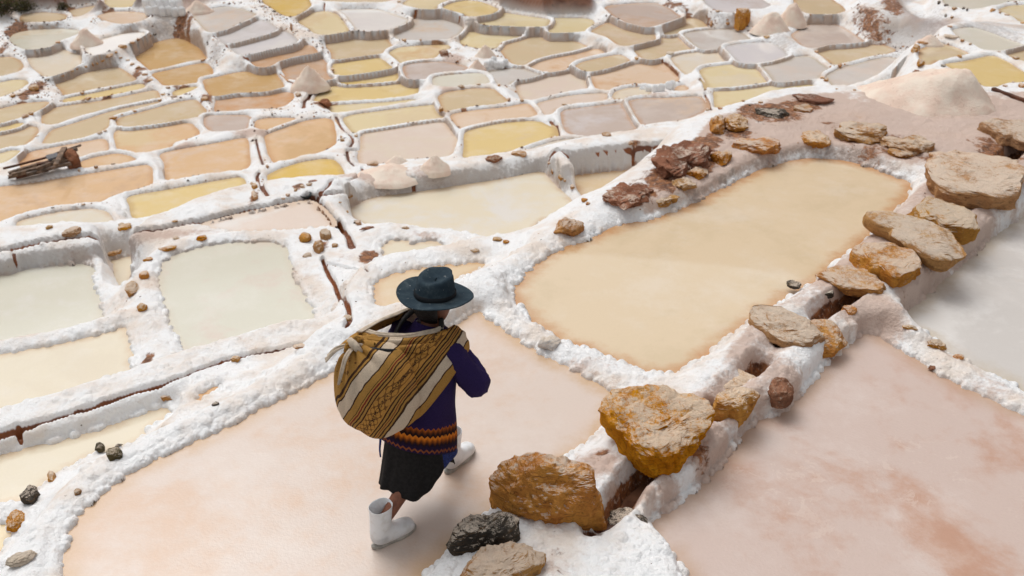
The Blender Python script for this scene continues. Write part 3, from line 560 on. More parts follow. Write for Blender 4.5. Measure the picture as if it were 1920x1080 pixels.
for pts, hw, dep, *zz in CHAN:
    p = np.array(pts, float); w_ = chan_xy(p, zz[0]) if zz else hit(p[:, 0], p[:, 1])[:, :2]
    # even out jumps between neighbouring hits, then subdivide
    q = [w_[0]]
    for a, b in zip(w_[:-1], w_[1:]):
        for f in (0.5, 1.0): q.append(a * (1 - f) + b * f)
    w_ = np.array(q); lo = w_.min(0) - .3; hi = w_.max(0) + .3
    m = np.nonzero((fX > lo[0]) & (fX < hi[0]) & (fY > lo[1]) & (fY < hi[1]))[0]
    d = seg_dist(fX[m], fY[m], w_, False) + 0.35 * hw * fbm(fX[m], fY[m], 0.18, 2, 6)
    stp = (np.gradient(H, axis=0) / np.gradient(YY, axis=0)).ravel()[m] if zz else None
    f = np.clip(1.6 - 1.25 * d / hw, 0, 1); f = f * f * (3 - 2 * f) * (dmin[m] > -0.01)
    H.ravel()[m] -= f * dep; ca_ = np.clip(1.35 - d / hw, 0, 1)
    if zz: ca_ = ca_ * (H.ravel()[m] + f * dep > zz[0] - .07) * (stp < 1.4)
    chan[m] = np.maximum(chan[m], ca_)
# the deep stone-lined channel beside the long pond
CANAL = [(1120,985),(1155,935),(1185,893),(1250,830),(1335,765),(1400,695),(1425,672),(1480,620),(1545,575),(1590,548),(1680,490),(1760,430),(1830,365),(1880,300),(1930,255)]
cw = np.stack(on_plane([c[0] for c in CANAL], [c[1] for c in CANAL], .10), 1)
lo = cw.min(0) - .5; hi = cw.max(0) + .5
m = np.nonzero((fX > lo[0]) & (fX < hi[0]) & (fY > lo[1]) & (fY < hi[1]))[0]
dcan = seg_dist(fX[m], fY[m], cw, False) + 0.02 * fbm(fX[m], fY[m], 0.2, 3, 4)
ow = np.zeros(len(m))
for ox, oy, orad in [(1160,925,.26),(1190,880,.2),(1340,765,.12),(1425,680,.16),(1480,625,.14),(1565,565,.24),(1600,545,.2),(1900,290,.35),(1075,1000,.14)]:
    X, Y = on_plane(ox, oy, .1); ow = np.maximum(ow, np.exp(-(((fX[m] - X) ** 2 + (fY[m] - Y) ** 2) / orad ** 2) ** 2))
ow = np.maximum(ow, .22)
f = np.clip((0.12 - dcan) / 0.12, 0, 1); f = f * f * (3 - 2 * f) * ow; H.ravel()[m] -= f * 0.25 * (dmin[m] > 0); canal = np.zeros(N); canal[m] = f
Hf = H.ravel()

# what the ground is made of: earth, trodden pink salt, old grey crust
earth = np.zeros(N); pink = np.zeros(N); grime = np.zeros(N)
def patch(arr, px, py, rx, ry, s):
    h = hit([px], [py])[0]; k = h[1] / (FPX * CP)
    sl = math.sqrt(h[0] ** 2 + h[1] ** 2 + (CAM_Z - h[2]) ** 2); rX = rx * sl / FPX; rY = ry * sl / FPX / max(0.25, (CAM_Z - h[2]) / sl)
    q = ((fX - h[0]) / rX) ** 2 + ((fY - h[1]) / rY) ** 2
    np.maximum(arr, s * np.exp(-q), out=arr)
for a in [(690,482,22,18,1.0),(600,460,22,18,.7),(275,678,16,14,.9),(575,450,20,12,.6),(1635,40,30,30,.66),(1672,12,22,18,.7),(1650,65,28,18,.55),(1690,50,40,20,.3),(60,170,14,18,1.0),(50,215,22,9,.9),(340,50,22,14,.75),
          (352,65,8,18,.8),(258,135,14,14,.7),(275,150,12,10,.6),(205,35,14,8,.8),(200,195,10,10,.9),(340,175,20,8,.8),(385,183,14,10,.9),(610,196,22,10,1.0),(560,350,14,8,.8),(585,340,10,8,.7),(477,370,10,18,.7),(1260,300,42,30,.9),(1200,360,32,22,.9),
          (1440,210,60,18,1.2),(1500,197,40,12,1.0),(1380,250,40,14,.8),(1285,300,60,26,1.3),(1245,335,40,24,1.2),(1320,270,30,14,1.2),(1640,280,60,16,.5),(1560,235,40,10,.5),(1340,260,20,14,.8),(1230,330,25,25,.8),(1690,275,60,22,.85),(1600,260,35,14,.8),(1760,300,40,18,.6),(1870,290,50,22,.8),(1380,740,30,22,.75),(1330,720,40,20,.4),(1470,720,30,20,.6),(1560,640,26,22,.5),(1700,540,22,18,.5),(1760,460,25,20,.55),
          (1120,850,28,22,.6),(1240,880,40,30,.55),(1310,850,30,24,.6),(1050,1035,30,16,.6),(1060,1065,60,20,.35),(820,95,14,8,.8),(135,20,60,6,.6),(30,60,18,10,.9),(5,90,12,20,.6),(1130,250,8,6,.8),(1140,240,8,8,.6),(870,205,10,8,.7),(1290,40,10,8,.8),(1265,8,30,8,.7),(1330,30,12,14,.5),(1400,100,10,14,.4),(1190,270,10,8,.6)]:
    patch(earth, *a)
for a in [(1560,225,150,36,1.5),(1700,250,150,40,1.5),(1850,240,100,60,1.5),(1400,255,70,36,1.2),(1300,330,60,36,.8),(1720,545,60,40,1.3),(1820,450,70,40,1.4),(1640,590,60,36,1.0),(1480,730,50,40,1.0),(1340,850,70,50,1.1),(1180,960,60,30,.9),(1080,690,120,26,.5),(1120,870,60,40,.8),(1850,730,90,40,.5),(300,440,140,10,.7),(700,330,80,12,.8),(150,490,60,12,.5),(800,320,60,14,.6),(350,285,30,10,.8),(475,246,50,8,.8),(850,110,26,10,.9),(840,170,20,14,.8),(1230,175,50,6,.6),(360,15,34,14,.8),
          (1000,1060,120,40,.5),(1250,920,40,40,.7),(1300,830,60,40,.6),(1450,690,70,40,.5),(1700,520,80,40,.5),(650,480,40,20,.4),(640,560,30,50,.4),(1360,690,70,30,.4),(1480,560,50,30,.3),(800,440,50,8,.6),(500,660,70,16,.3)]:
    patch(pink, *a)
pink = np.maximum(pink, dusty * (.75 + .9 * fbm(gx, gy, .45, 4, 21)))
gz = np.gradient(H, axis=0) / np.gradient(YY, axis=0)
grime[:] = np.clip(gz.ravel() * 0.5, 0, 1) * (fY > 8)
for a in [(1700,60,60,30,1.0),(1850,60,60,25,.8),(410,80,20,40,.7),(1470,75,30,20,.8),(250,160,60,20,.7),(320,70,40,16,.6),(100,500,60,16,.6)]: patch(grime, *a)
earth[:] = np.maximum(earth, np.clip(canal * 2.2 - .35, 0, 1.1))
hillm = np.maximum(np.clip(hill / 0.35, 0, 1), np.clip(bank * 1.6, 0, 1))
foot = np.clip(1.15 - np.maximum(dmin, 0) / (0.002 + 0.0007 * fY), 0, 1) * np.clip((fY - 6) / 4, .25, 1)
CO = np.stack([fX, fY, Hf], 1)
ii, jj = np.meshgrid(np.arange(NR - 1), np.arange(NC - 1), indexing='ij'); a = (ii * NC + jj).ravel()
QUADS = np.stack([a, a + 1, a + NC + 1, a + NC], 1)
keep = (dmin[QUADS].max(1) > -0.035)
ground = quad_mesh("salt_terraces", CO, QUADS[keep], M['salt'], dict(earth=earth, pink=pink, grime=grime, chan=chan, hill=hillm, foot=foot))
tag(ground, 'crusted white salt dikes and terraces between the ponds', kind='structure')
# brine: one sheet per pond, running a little under its banks
dfull = np.full(N, 9.0)
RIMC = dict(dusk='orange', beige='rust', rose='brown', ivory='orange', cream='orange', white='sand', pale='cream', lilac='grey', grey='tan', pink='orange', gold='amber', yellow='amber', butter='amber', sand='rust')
for P in ponds:
    dfull[:] = 9.0; dfull[P.m] = P.d
    lim = 0.012 + 0.0025 * P.c[1]
    dq = dfull[QUADS]; sel = (dq.min(1) < lim)
    if not sel.any(): continue
    co = CO.copy() if False else np.stack([fX, fY, np.full(N, P.z)], 1)
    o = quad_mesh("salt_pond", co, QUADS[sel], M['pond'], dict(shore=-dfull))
    sheen = 0.0 if P.i in (0, 2, 3) or 'dry' in P.desc else 0.022 + 0.03 * min(1, max(0, (P.c[1] - 6) / 10))      # what the mirrored sky adds is not in the sediment
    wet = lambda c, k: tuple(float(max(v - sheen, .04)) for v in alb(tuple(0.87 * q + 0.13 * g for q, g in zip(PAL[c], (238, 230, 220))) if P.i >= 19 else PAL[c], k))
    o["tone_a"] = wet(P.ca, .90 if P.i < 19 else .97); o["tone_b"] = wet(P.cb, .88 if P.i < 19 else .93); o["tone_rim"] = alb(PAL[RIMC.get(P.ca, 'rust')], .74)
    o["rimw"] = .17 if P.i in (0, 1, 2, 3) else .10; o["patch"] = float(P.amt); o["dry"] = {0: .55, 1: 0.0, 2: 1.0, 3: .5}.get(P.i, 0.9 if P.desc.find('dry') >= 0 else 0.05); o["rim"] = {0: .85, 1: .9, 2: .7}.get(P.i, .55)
    tag(o, P.desc, 'pond', 'salt evaporation ponds'); P.o = o
# dark brine at the bottom of the stone-lined channel
msel = canal[QUADS].max(1) > 0.05
t_ = NT("channel_brine"); t_.out(t_.mix(t_.ss(t_.noise(t_.pos(), 6, 4), .4, .6), alb((96, 66, 52)), alb((140, 100, 78))), 0.08, None, .5, 1.33)
wz = np.stack([fX, fY, np.full(N, -0.09)], 1)
cwat = quad_mesh("channel_water", wz, QUADS[msel], t_.m); tag(cwat, 'dark brown brine in the stone-lined channel', kind='structure')

# ------------------------------------------------------------------ rocks, stones, heaps
def mat_rock(name, c1, c2, c3, dust=.5, scale=1.0):
    t = NT(name); P = t.pos(); n1 = t.noise(P, 5 * scale, 6, .7, .5); n2 = t.noise(P, 26 * scale, 6, .7); n3 = t.noise(P, 90, 3, .6)
    st = t.node("ShaderNodeMapping"); st.inputs['Scale'].default_value = (1, 1, 6); t.link(P, st.inputs[0])
    lay = t.noise(st.outputs[0], 9 * scale, 5, .7, .8)
    c = t.mix(t.ss(n1, .36, .64), alb(c1), alb(c2)); c = t.mix(t.ss(lay, .52, .7), c, alb(c3))
    c = t.mix(t.math('MULTIPLY', t.ss(n2, .52, .68), .5), c, alb(tuple(v * .6 for v in c3)))
    up = t.ss(t.nz(), .3, .95); gr = t.noise(P, 150, 2, .6)
    dn = t.math('ADD', t.math('ADD', t.math('MULTIPLY', t.noise(P, 3.4 * scale, 4, .6), .45), t.math('MULTIPLY', n2, .35)), t.math('MULTIPLY', gr, .20))
    du = t.ss(t.math('ADD', dn, t.math('MULTIPLY', up, .15)), .66 - dust * .14, .76 - dust * .11)
    c = t.mix(t.math('MULTIPLY', du, t.math('ADD', t.math('MULTIPLY', up, .66), .14)), c, alb((238, 220, 200)))
    hv = t.node('ShaderNodeHueSaturation'); oi = t.node('ShaderNodeObjectInfo').outputs['Random']; t.link(c, hv.inputs['Color']); t.link(t.math('ADD', .496, t.math('MULTIPLY', oi, .009)), hv.inputs['Hue']); t.link(t.math('ADD', .97, t.math('MULTIPLY', t.math('FRACT', t.math('MULTIPLY', oi, 7.3)), .2)), hv.inputs['Value']); t.link(t.math('ADD', .88, t.math('MULTIPLY', t.math('FRACT', t.math('MULTIPLY', oi, 3.7)), .16)), hv.inputs['Saturation']); c = hv.outputs[0]
    h = t.math('ADD', t.math('ADD', t.math('MULTIPLY', n2, .6), t.math('MULTIPLY', n3, .2)), t.math('MULTIPLY', lay, .8))
    return t.out(c, .92, t.bump(t.math('ADD', h, t.math('MULTIPLY', t.noise(P, 60 * scale, 5, .75), .3)), .85, .04), .06)
M['ochre'] = mat_rock("ochre_rock", (218, 156, 68), (194, 128, 54), (150, 98, 52), .8)
M['orange'] = mat_rock("orange_rock", (224, 154, 58), (200, 126, 46), (152, 96, 46), .65, 1.3)
M['brown'] = mat_rock("brown_rock", (190, 140, 92), (204, 152, 98), (140, 96, 62), .8)
M['tanrock'] = mat_rock("tan_rock", (214, 160, 86), (192, 134, 68), (156, 108, 64), .9)
M['dark'] = mat_rock("dark_rock", (70, 66, 62), (96, 88, 78), (120, 92, 60), .5)
M['olive'] = mat_rock("olive_rock", (104, 92, 60), (78, 74, 58), (120, 100, 62), .2)
M['creamrock'] = mat_rock("cream_rock", (232, 214, 190), (222, 200, 176), (210, 190, 170), .8)
M['earthclod'] = mat_rock("earth_clod", (164, 110, 80), (134, 88, 64), (180, 134, 104), .1)
from mathutils import noise as mn
def rock_mesh(name, rfun, hgt, mat, seed, segs, rings, power=3.2, facets=9, rough=.05, tilt=(0, 0), fit=None):
    rnd = random.Random(seed); V = []; 
    R = max(rfun(2 * math.pi * k / 16) for k in range(16)); size = max(R * 2, hgt); off = Vector((seed * 3.1, seed * 1.7, seed * .9))
    n = max(3, segs // 4); idx = {}; F = []
    def vert(u, v, ax, sg):
        d = [0, 0, 0]; d[ax] = sg; d[(ax + 1) % 3] = math.tan(math.pi / 4 * u); d[(ax + 2) % 3] = math.tan(math.pi / 4 * v) * sg; key = (round(d[0], 4), round(d[1], 4), round(d[2], 4))
        if key not in idx:
            q = Vector(d).normalized(); hr = math.hypot(q.x, q.y); a = math.atan2(q.y, q.x); ph = math.atan2(q.z, hr)
            r_ = abs(math.cos(ph)) ** (2 / power) * rfun(a); idx[key] = len(V); V.append(Vector((r_ * math.cos(a), r_ * math.sin(a), math.copysign(abs(math.sin(ph)) ** (2 / power), q.z) * hgt / 2)))
        return idx[key]
    for ax in range(3):
        for sg in (1, -1):
            for i in range(n):
                for j in range(n):
                    u0, u1, v0, v1 = -1 + 2 * i / n, -1 + 2 * (i + 1) / n, -1 + 2 * j / n, -1 + 2 * (j + 1) / n
                    F.append((vert(u0, v0, ax, sg), vert(u1, v0, ax, sg), vert(u1, v1, ax, sg), vert(u0, v1, ax, sg)))
    for k in range(facets):      # broken faces
        n = Vector((rnd.gauss(0, 1), rnd.gauss(0, 1), rnd.gauss(0, .8))).normalized(); m = max(v.dot(n) for v in V) * rnd.uniform(.66, .93)
        for v in V:
            e = v.dot(n) - m
            if e > 0: v -= n * e * .97
    for v in V:
        d = v.normalized() if v.length > 1e-6 else Vector((0, 0, 1))
        f = mn.fractal(v * (2.6 / size) + off, 1.0, 2.0, 4) * rough * size + (mn.ridged_multi_fractal(Vector((v.x, v.y, v.z * 3)) * (4 / size) + off, 1.0, 2.1, 4, 1.0, 2.0) - 1.2) * rough * .28 * size + mn.fractal(v * (11 / size) + off, .9, 2.0, 4) * rough * .42 * size + (mn.ridged_multi_fractal(v * (9 / size) + off, 1.0, 2.1, 4, 1.0, 2.0) - 1.2) * rough * .16 * size
        v += d * f; v.z += tilt[0] * v.x + tilt[1] * v.y
    if fit:      # keep the surveyed width, depth and height after the breaking and roughening
        W_, Vh_, sd_, cd_ = fit; xs = [v.x for v in V]; ps = [v.y * sd_ + v.z * cd_ for v in V]; kx_ = W_ / (max(xs) - min(xs)); kv_ = Vh_ / (max(ps) - min(ps))
        x0 = (max(xs) + min(xs)) / 2; p0 = (max(ps) + min(ps)) / 2
        for v in V: v.x = (v.x - x0) * kx_; v.y = (v.y - p0 * sd_) * kv_; v.z = (v.z - p0 * cd_) * kv_
    o = mesh_obj(name, V, F, M[mat], None, False)
    return o
def frame_at(px, py, z):
    x, y = on_plane(px, py, z); x, y = float(x), float(y); sl = math.sqrt(x * x + y * y + (CAM_Z - z) ** 2)
    return x, y, sl / FPX, (CAM_Z - z) / sl, math.sqrt(x * x + y * y) / sl, math.atan2(x, y)
_rk = [0]
def rock(outline, k, mat, label=None, cat='rock', group=None, z=None, name='rock', detail=1, power=3.2, facets=9, rough=.06, tilt=(0, 0), sink=.2):
    """outline on the picture; k = share of its seen height that is the rock's own height"""
    _rk[0] += 1; p = np.array(outline, float); lo, hi = p.min(0), p.max(0); cx, cy = (lo + hi) / 2
    zg = z if z is not None else float(hit([cx], [hi[1] - 0.18 * (hi[1] - lo[1])])[0][2])
    x, y, s, sd_, cdp, az = frame_at(cx, cy, zg)
    Vh = (hi[1] - lo[1]) * s; hg = Vh * k; dep = max((Vh - hg * cdp) / sd_, 0.35 * Vh)
    zc = zg + hg / 2 - sink * hg
    x, y, s, sd_, cdp, az = frame_at(cx, cy, zc)
    u = (p[:, 0] - cx) * s; v = -(p[:, 1] - cy) * s * dep / Vh
    th = np.arctan2(v, u); rr = np.hypot(u, v); o_ = np.argsort(th); th, rr = th[o_], rr[o_]
    def rf(a): return float(np.interp(a, th, rr, period=2 * math.pi)) * 1.06
    seg, ring = ((120, 0) if detail == 2 else (60, 0) if detail == 1 else (20, 0))
    o = rock_mesh(name, rf, hg * 1.08, mat, _rk[0], seg, ring, power, facets, rough, tilt, fit=((hi[0] - lo[0]) * s, Vh, sd_, cdp))
    o.location = (x, y, zc); o.rotation_euler = (0, 0, -az)
    tag(o, label, cat, group); return o
def stone(px, py, w, h, mat, label, group, k=.55, name='stone', cat='stone', z=None):
    rnd = random.Random(int(px * 31 + py)); n = 7
    pts = [(px + w / 2 * math.cos(a) * rnd.uniform(.8, 1.1), py + h / 2 * math.sin(a) * rnd.uniform(.8, 1.1)) for a in [2 * math.pi * i / n for i in range(n)]]
    return rock(pts, k, mat, label, cat, group, name=name, detail=0 if max(w, h) < 34 else 1, power=3.0, facets=11, rough=.085, sink=.2, z=z)
rock([(917,885),(930,868),(1000,855),(1035,853),(1080,868),(1115,890),(1137,935),(1130,965),(1100,990),(1060,1010),(1010,1013),(965,1003),(950,980),(945,950),(925,920)], .74, 'orange', 'great rounded ochre boulder dusted with salt, beside the open channel', detail=2, z=.05, power=2.5, facets=18, rough=.06)
rock([(1122,770),(1150,745),(1200,722),(1250,738),(1300,750),(1335,780),(1330,800),(1290,840),(1240,888),(1215,890),(1180,860),(1140,830),(1128,800)], .42, 'orange', 'great angular orange boulder with a flat dusty top, bridging the channel', detail=2, z=.10, power=4.5, facets=14, rough=.065, tilt=(-.05, .12))
rock([(838,1030),(870,985),(920,962),(955,970),(975,995),(970,1020),(930,1040),(890,1050),(870,1065),(850,1058)], .7, 'dark', 'blackish boulder speckled with salt beside the great rounded one', detail=2, z=.06, power=2.4)
rock([(855,1085),(880,1045),(940,1022),(1000,1018),(1022,1040),(1012,1090),(980,1115),(880,1115)], .6, 'tanrock', 'salt-whitened brown boulder in front of the blackish one', detail=2, z=.09, power=3.0)
rock([(1405,595),(1430,577),(1480,580),(1520,590),(1545,605),(1530,630),(1495,650),(1470,652),(1440,630),(1415,612)], .37, 'brown', 'greyish brown capstone thick with salt, alone over the dark channel', detail=1, z=.10, power=4, tilt=(-.1, .05))
rock([(1533,505),(1550,500),(1620,505),(1660,525),(1645,545),(1620,553),(1590,548),(1550,530)], .37, 'ochre', 'flat wedge-shaped capstone at the open gap of the channel', z=.10, power=4)
rock([(1597,475),(1620,462),(1660,455),(1690,465),(1720,480),(1705,510),(1690,533),(1650,518),(1600,495)], .37, 'ochre', 'squarish golden capstone between wedge and long capstones', z=.11, power=4.5)
rock([(1621,425),(1650,407),(1690,408),(1740,425),(1790,455),(1798,475),(1780,492),(1740,494),(1700,480),(1660,455),(1625,437)], .37, 'tanrock', 'longest capstone, a smooth tan slab with rounded ends', detail=1, z=.12, power=4, rough=.03)
rock([(1705,400),(1715,380),(1750,375),(1800,385),(1827,405),(1815,450),(1800,460),(1770,430),(1730,415)], .37, 'ochre', 'rough ochre capstone tucked behind the longest one', z=.12, power=3.5)
rock([(1745,355),(1765,320),(1800,290),(1860,300),(1905,325),(1895,350),(1840,380),(1800,385),(1750,370)], .37, 'brown', 'big blocky layered capstone with a salt-streaked top', detail=1, z=.10, power=5, facets=8)
rock([(1840,245),(1850,230),(1890,225),(1940,225),(1950,275),(1900,268),(1850,262)], .37, 'brown', 'layered brown slab jutting over the end of the channel', detail=1, z=.12, power=5)
rock([(1490,665),(1510,625),(1545,598),(1585,610),(1575,635),(1540,660),(1520,680),(1495,685)], .3, 'orange', 'sloping orange slab leaning under the lone capstone', z=.02, tilt=(-.15, .25))
rock([(1335,785),(1345,770),(1370,745),(1405,725),(1420,740),(1400,765),(1370,790),(1345,802)], .6, 'ochre', 'narrow rough ochre stone next to the angular boulder', z=.05)
rock([(1435,745),(1440,720),(1465,708),(1485,725),(1487,745),(1465,765),(1445,760)], .5, 'earthclod', 'dull brown stone in the channel wall above the drying pond', z=.03)
rock([(1455,690),(1470,668),(1495,672),(1503,690),(1480,698)], .4, 'ochre', 'small triangular ochre stone set in the channel wall', z=.04)
rock([(1578,590),(1583,573),(1600,572),(1605,585),(1595,597)], .6, 'orange', 'small upright orange stone at the open gap of the channel', z=.06)
rock([(1140,965),(1160,952),(1190,955),(1215,975),(1205,995),(1170,992)], .4, 'dark', 'flat grey-brown stone ringed with salt at the channel mouth', z=.05, power=2.4)
rock([(1525,540),(1550,537),(1562,552),(1545,562),(1525,556)], .5, 'dark', 'small charcoal stone sunk in the salt beside the wedge capstone', z=.05)
rock([(1475,530),(1490,525),(1502,535),(1490,542)], .4, 'dark', 'tiny charcoal stone in the rim of the long pond', z=.05)
rock([(1325,735),(1340,705),(1390,690),(1425,700),(1420,725),(1380,735),(1345,748)], .3, 'brown', 'low salt-covered brown stone in the channel bank', z=.03)
rock([(1038,434),(1055,412),(1080,407),(1096,420),(1085,440),(1065,447)], .6, 'ochre', 'rounded brown-orange stone perched on the far dike of the long pond', power=2.4)
rock([(1130,388),(1150,355),(1180,342),(1225,345),(1205,370),(1180,393)], .28, 'earthclod', 'mass of bare brown earth breaking out of the salt bank', cat='earth clod', name='earth_clod', rough=.14, sink=.3)
rock([(1225,330),(1260,285),(1310,262),(1335,262),(1320,285),(1280,315),(1245,345),(1222,352)], .28, 'earthclod', 'long ridge of bare brown earth behind the ochre stones', cat='earth clod', name='earth_clod', rough=.14, sink=.3)
for q in [(1240,374,62,34,'tanrock','flat salt-stained tan stone above the long pond'),(1283,345,55,28,'tanrock','flat tan stone next to the salt-stained one above the long pond'),(1303,325,46,26,'orange','small flat orange stone above the long pond'),
          (1350,297,40,32,'orange','pointed orange stone above the long pond'),(1418,272,92,40,'orange','wide bright orange stone at the bend of the long pond'),(1345,236,32,42,'orange','upright yellow-orange stone of a leaning pair'),
          (1378,232,46,36,'ochre','wedge-like ochre stone of a leaning pair'),(1529,261,56,34,'orange','single golden stone on the snowy end of the long pond'),(1612,250,100,42,'ochre','broad layered brown stone on the end of the long pond'),
          (1700,272,110,46,'brown','low mound of weathered brown rock behind the long pond'),(1690,287,50,26,'ochre','rusty stone below the weathered mound'),(1522,186,76,22,'earthclod','thin brown slab lying on dark earth'),
          (1505,203,40,20,'orange','orange stone under the thin brown slab'),(1775,305,70,40,'brown','brown stone half buried in salt near the channel end'),(1450,212,70,24,'dark','dark crumbling stone beside the thin brown slab')]:
    stone(*q, None, name='rock', cat='rock', k=.42)
def stones(where, group, items):
    names = dict(orange='orange', ochre='ochre', brown='brown', dark='charcoal', olive='olive-grey', creamrock='cream', tanrock='tan', earthclod='reddish brown')
    for (x, y, w, h, m) in items:
        o = stone(x, y, w, h, m, None, group); d = [(float(np.hypot(P.w[:, 0] - o.location.x, P.w[:, 1] - o.location.y).min()), P.desc) for P in ponds if len(P.desc.split()) <= 11]
        size = 'tiny' if max(w, h) < 7 else 'small' if max(w, h) < 12 else 'middling' if max(w, h) < 22 else 'sizeable'
        near = min(d); tag(o, f"{size} {names[m]} stone " + (where if len(items) == 1 else f"by the {near[1]}"), 'stone', f'stones by the {near[1]}')
stones('in a row on the snowy dike beside the wedge-shaped pond', 'stones on the wedge pond dike', [(270,516,18,16,'orange'),(248,543,26,30,'ochre'),(266,576,18,18,'ochre'),(277,486,18,9,'orange'),(313,466,32,12,'ochre')])
stones('on the bank of the long channel above the pale pond', 'stones along the long channel', [(377,446,20,12,'orange'),(210,474,36,12,'tanrock'),(135,434,36,20,'brown'),(233,426,24,14,'ochre'),(92,426,14,8,'tanrock'),(330,447,14,7,'tanrock')])
stones('at the corner where the side channel turns', 'stones at the side channel', [(572,447,26,22,'ochre'),(597,464,22,26,'brown'),(610,440,22,24,'brown'),(576,478,20,10,'ochre'),(628,460,12,10,'brown')])
stones('lying on the lumpy white dike by the walker', 'stones on the lumpy dike', [(214,852,26,26,'olive'),(187,839,18,20,'olive'),(97,893,16,26,'ochre'),(158,853,20,8,'brown'),(146,922,14,12,'brown'),(58,930,34,40,'dark'),(28,978,36,42,'ochre'),(403,757,14,10,'dark'),(222,835,16,6,'dark')])
stones('resting in the shallow edge of the narrow cream pond', None, [(26,862,24,18,'earthclod')])
stones('lying like a broken crust on the lumpy dike', None, [(40,1048,50,26,'creamrock')])
stones('on the bank of the lower channel', 'stones on the lower channel', [(441,673,18,14,'ochre'),(562,649,30,12,'tanrock'),(312,745,26,18,'tanrock'),(650,596,20,14,'tanrock')])
stones('on the trodden spit below the big cream pond', 'stones below the big cream pond', [(933,448,20,11,'tanrock'),(949,453,14,8,'ochre'),(889,470,22,9,'tanrock'),(760,427,16,7,'brown'),(672,418,14,14,'brown'),(688,428,34,10,'earthclod'),(1020,405,16,8,'brown')])
stones('on the thin dike between big cream and sandy ponds', 'stones on the thin dike', [(1095,376,14,10,'orange'),(1103,382,10,7,'orange'),(1052,333,12,12,'ochre'),(1060,338,9,8,'ochre'),(1036,322,8,12,'brown'),(1073,350,9,10,'brown')])
stones('lying by the pink salt heap along the channel', 'stones by the pink heap', [(923,298,38,18,'earthclod'),(972,288,32,14,'brown'),(938,279,13,7,'ochre'),(1182,268,12,9,'brown'),(1137,252,20,10,'brown'),(698,307,24,14,'brown')])
stones('on the thin diagonal dike of the drying pond', 'stones on the diagonal dike', [(1705,614,28,10,'ochre'),(1757,646,38,20,'ochre'),(1797,669,22,12,'orange'),(1750,690,18,10,'earthclod')])
def er(reg, lst): ox, oy, s = REG[reg]; return [(x / s + ox, y / s + oy, w / s, h / s, m) for x, y, w, h, m in lst]
stones('on the stony dike near the great salt heap', 'stones near the great heap', er('E', [(940,440,75,80,'ochre'),(1010,385,90,28,'orange'),(1115,357,60,30,'ochre'),(1255,237,50,22,'ochre'),(990,575,60,80,'ochre'),(960,660,85,60,'earthclod'),(1105,540,45,40,'dark'),(1195,590,42,28,'dark'),(1340,506,42,28,'ochre'),(1510,412,62,18,'brown'),(1365,362,32,26,'ochre'),(1270,330,130,30,'creamrock'),(1440,395,30,20,'brown')]))
stones('on the high bank with pale ponds', 'stones on the high bank', er('E', [(1295,75,45,30,'ochre'),(1220,45,36,22,'dark'),(1375,75,22,26,'dark'),(1408,88,16,28,'dark'),(1635,90,44,32,'ochre'),(1855,160,72,40,'tanrock'),(1908,205,40,22,'ochre'),(1705,110,20,30,'brown'),(1765,132,44,16,'ochre'),(1155,25,26,40,'dark'),(1215,140,26,30,'dark'),(1270,155,26,24,'brown'),(1660,35,30,16,'brown')]))
stones('on the dike of the large golden-yellow pond', 'stones at the golden-yellow pond', er('E', [(1845,522,52,30,'ochre'),(1765,430,52,20,'brown'),(1690,462,50,10,'ochre'),(1640,444,40,12,'ochre'),(1900,772,55,50,'ochre'),(1750,742,38,22,'brown'),(1505,752,52,22,'orange'),(1825,738,30,14,'brown'),(1750,772,40,22,'brown')]))
stones('on the dikes round the grey-pink pond', 'stones at the grey-pink pond', er('E', [(262,590,40,46,'orange'),(105,700,42,30,'ochre'),(140,722,42,36,'orange'),(50,465,40,30,'ochre'),(200,753,30,16,'ochre'),(395,810,32,20,'brown'),(210,570,24,16,'brown'),(580,500,20,12,'brown'),(235,800,26,16,'ochre')]))
stones('along the bank of the long yellow pond', 'stones at the long yellow pond', er('D', [(720,975,44,26,'orange'),(930,908,34,24,'ochre'),(825,932,32,22,'brown'),(1085,920,56,22,'brown'),(985,945,24,20,'dark'),(755,762,42,18,'ochre'),(930,766,42,12,'ochre'),(1045,752,32,12,'dark'),(1525,692,40,16,'brown'),(1200,675,26,16,'brown'),(605,990,26,24,'brown'),(630,580,16,8,'brown')]))
stones('on the dikes near the pair of small salt heaps', 'stones near the small heaps', er('D', [(790,208,40,34,'ochre'),(700,100,50,20,'ochre'),(1535,130,26,18,'brown'),(1140,330,60,28,'tanrock'),(270,478,70,36,'creamrock'),(8,505,30,44,'ochre'),(640,215,30,60,'brown')]))
rock([(1378,55),(1384,18),(1398,17),(1406,26),(1400,45),(1394,54),(1386,56)], .75, 'ochre', 'tall ochre block standing at the corner of a white wall', power=5, cat='rock')
stones('along the wall above the tan pond and the large amber pond', 'stones along the stony walls', er('A', [(430,715,34,28,'dark'),(370,735,26,16,'ochre'),(645,635,34,22,'ochre'),(687,620,28,18,'ochre'),(560,680,36,14,'ochre'),(610,650,20,10,'ochre'),(770,600,44,26,'ochre'),(835,580,20,40,'brown'),(870,565,26,36,'brown'),(920,545,50,22,'ochre'),(985,500,70,40,'brown'),(1040,470,30,24,'brown'),(1100,418,72,30,'ochre'),(1190,382,46,24,'ochre'),(1240,355,30,30,'brown'),(1385,306,44,26,'dark'),(1350,320,24,24,'brown'),(1085,518,36,16,'ochre'),(1190,575,40,22,'ochre'),(1240,605,40,22,'ochre'),(1300,670,60,26,'brown'),(1350,720,50,30,'brown'),(1150,540,36,16,'tanrock'),(1830,538,48,24,'ochre'),(520,380,42,26,'ochre'),(450,410,30,14,'tanrock'),(1325,145,28,26,'ochre')]))
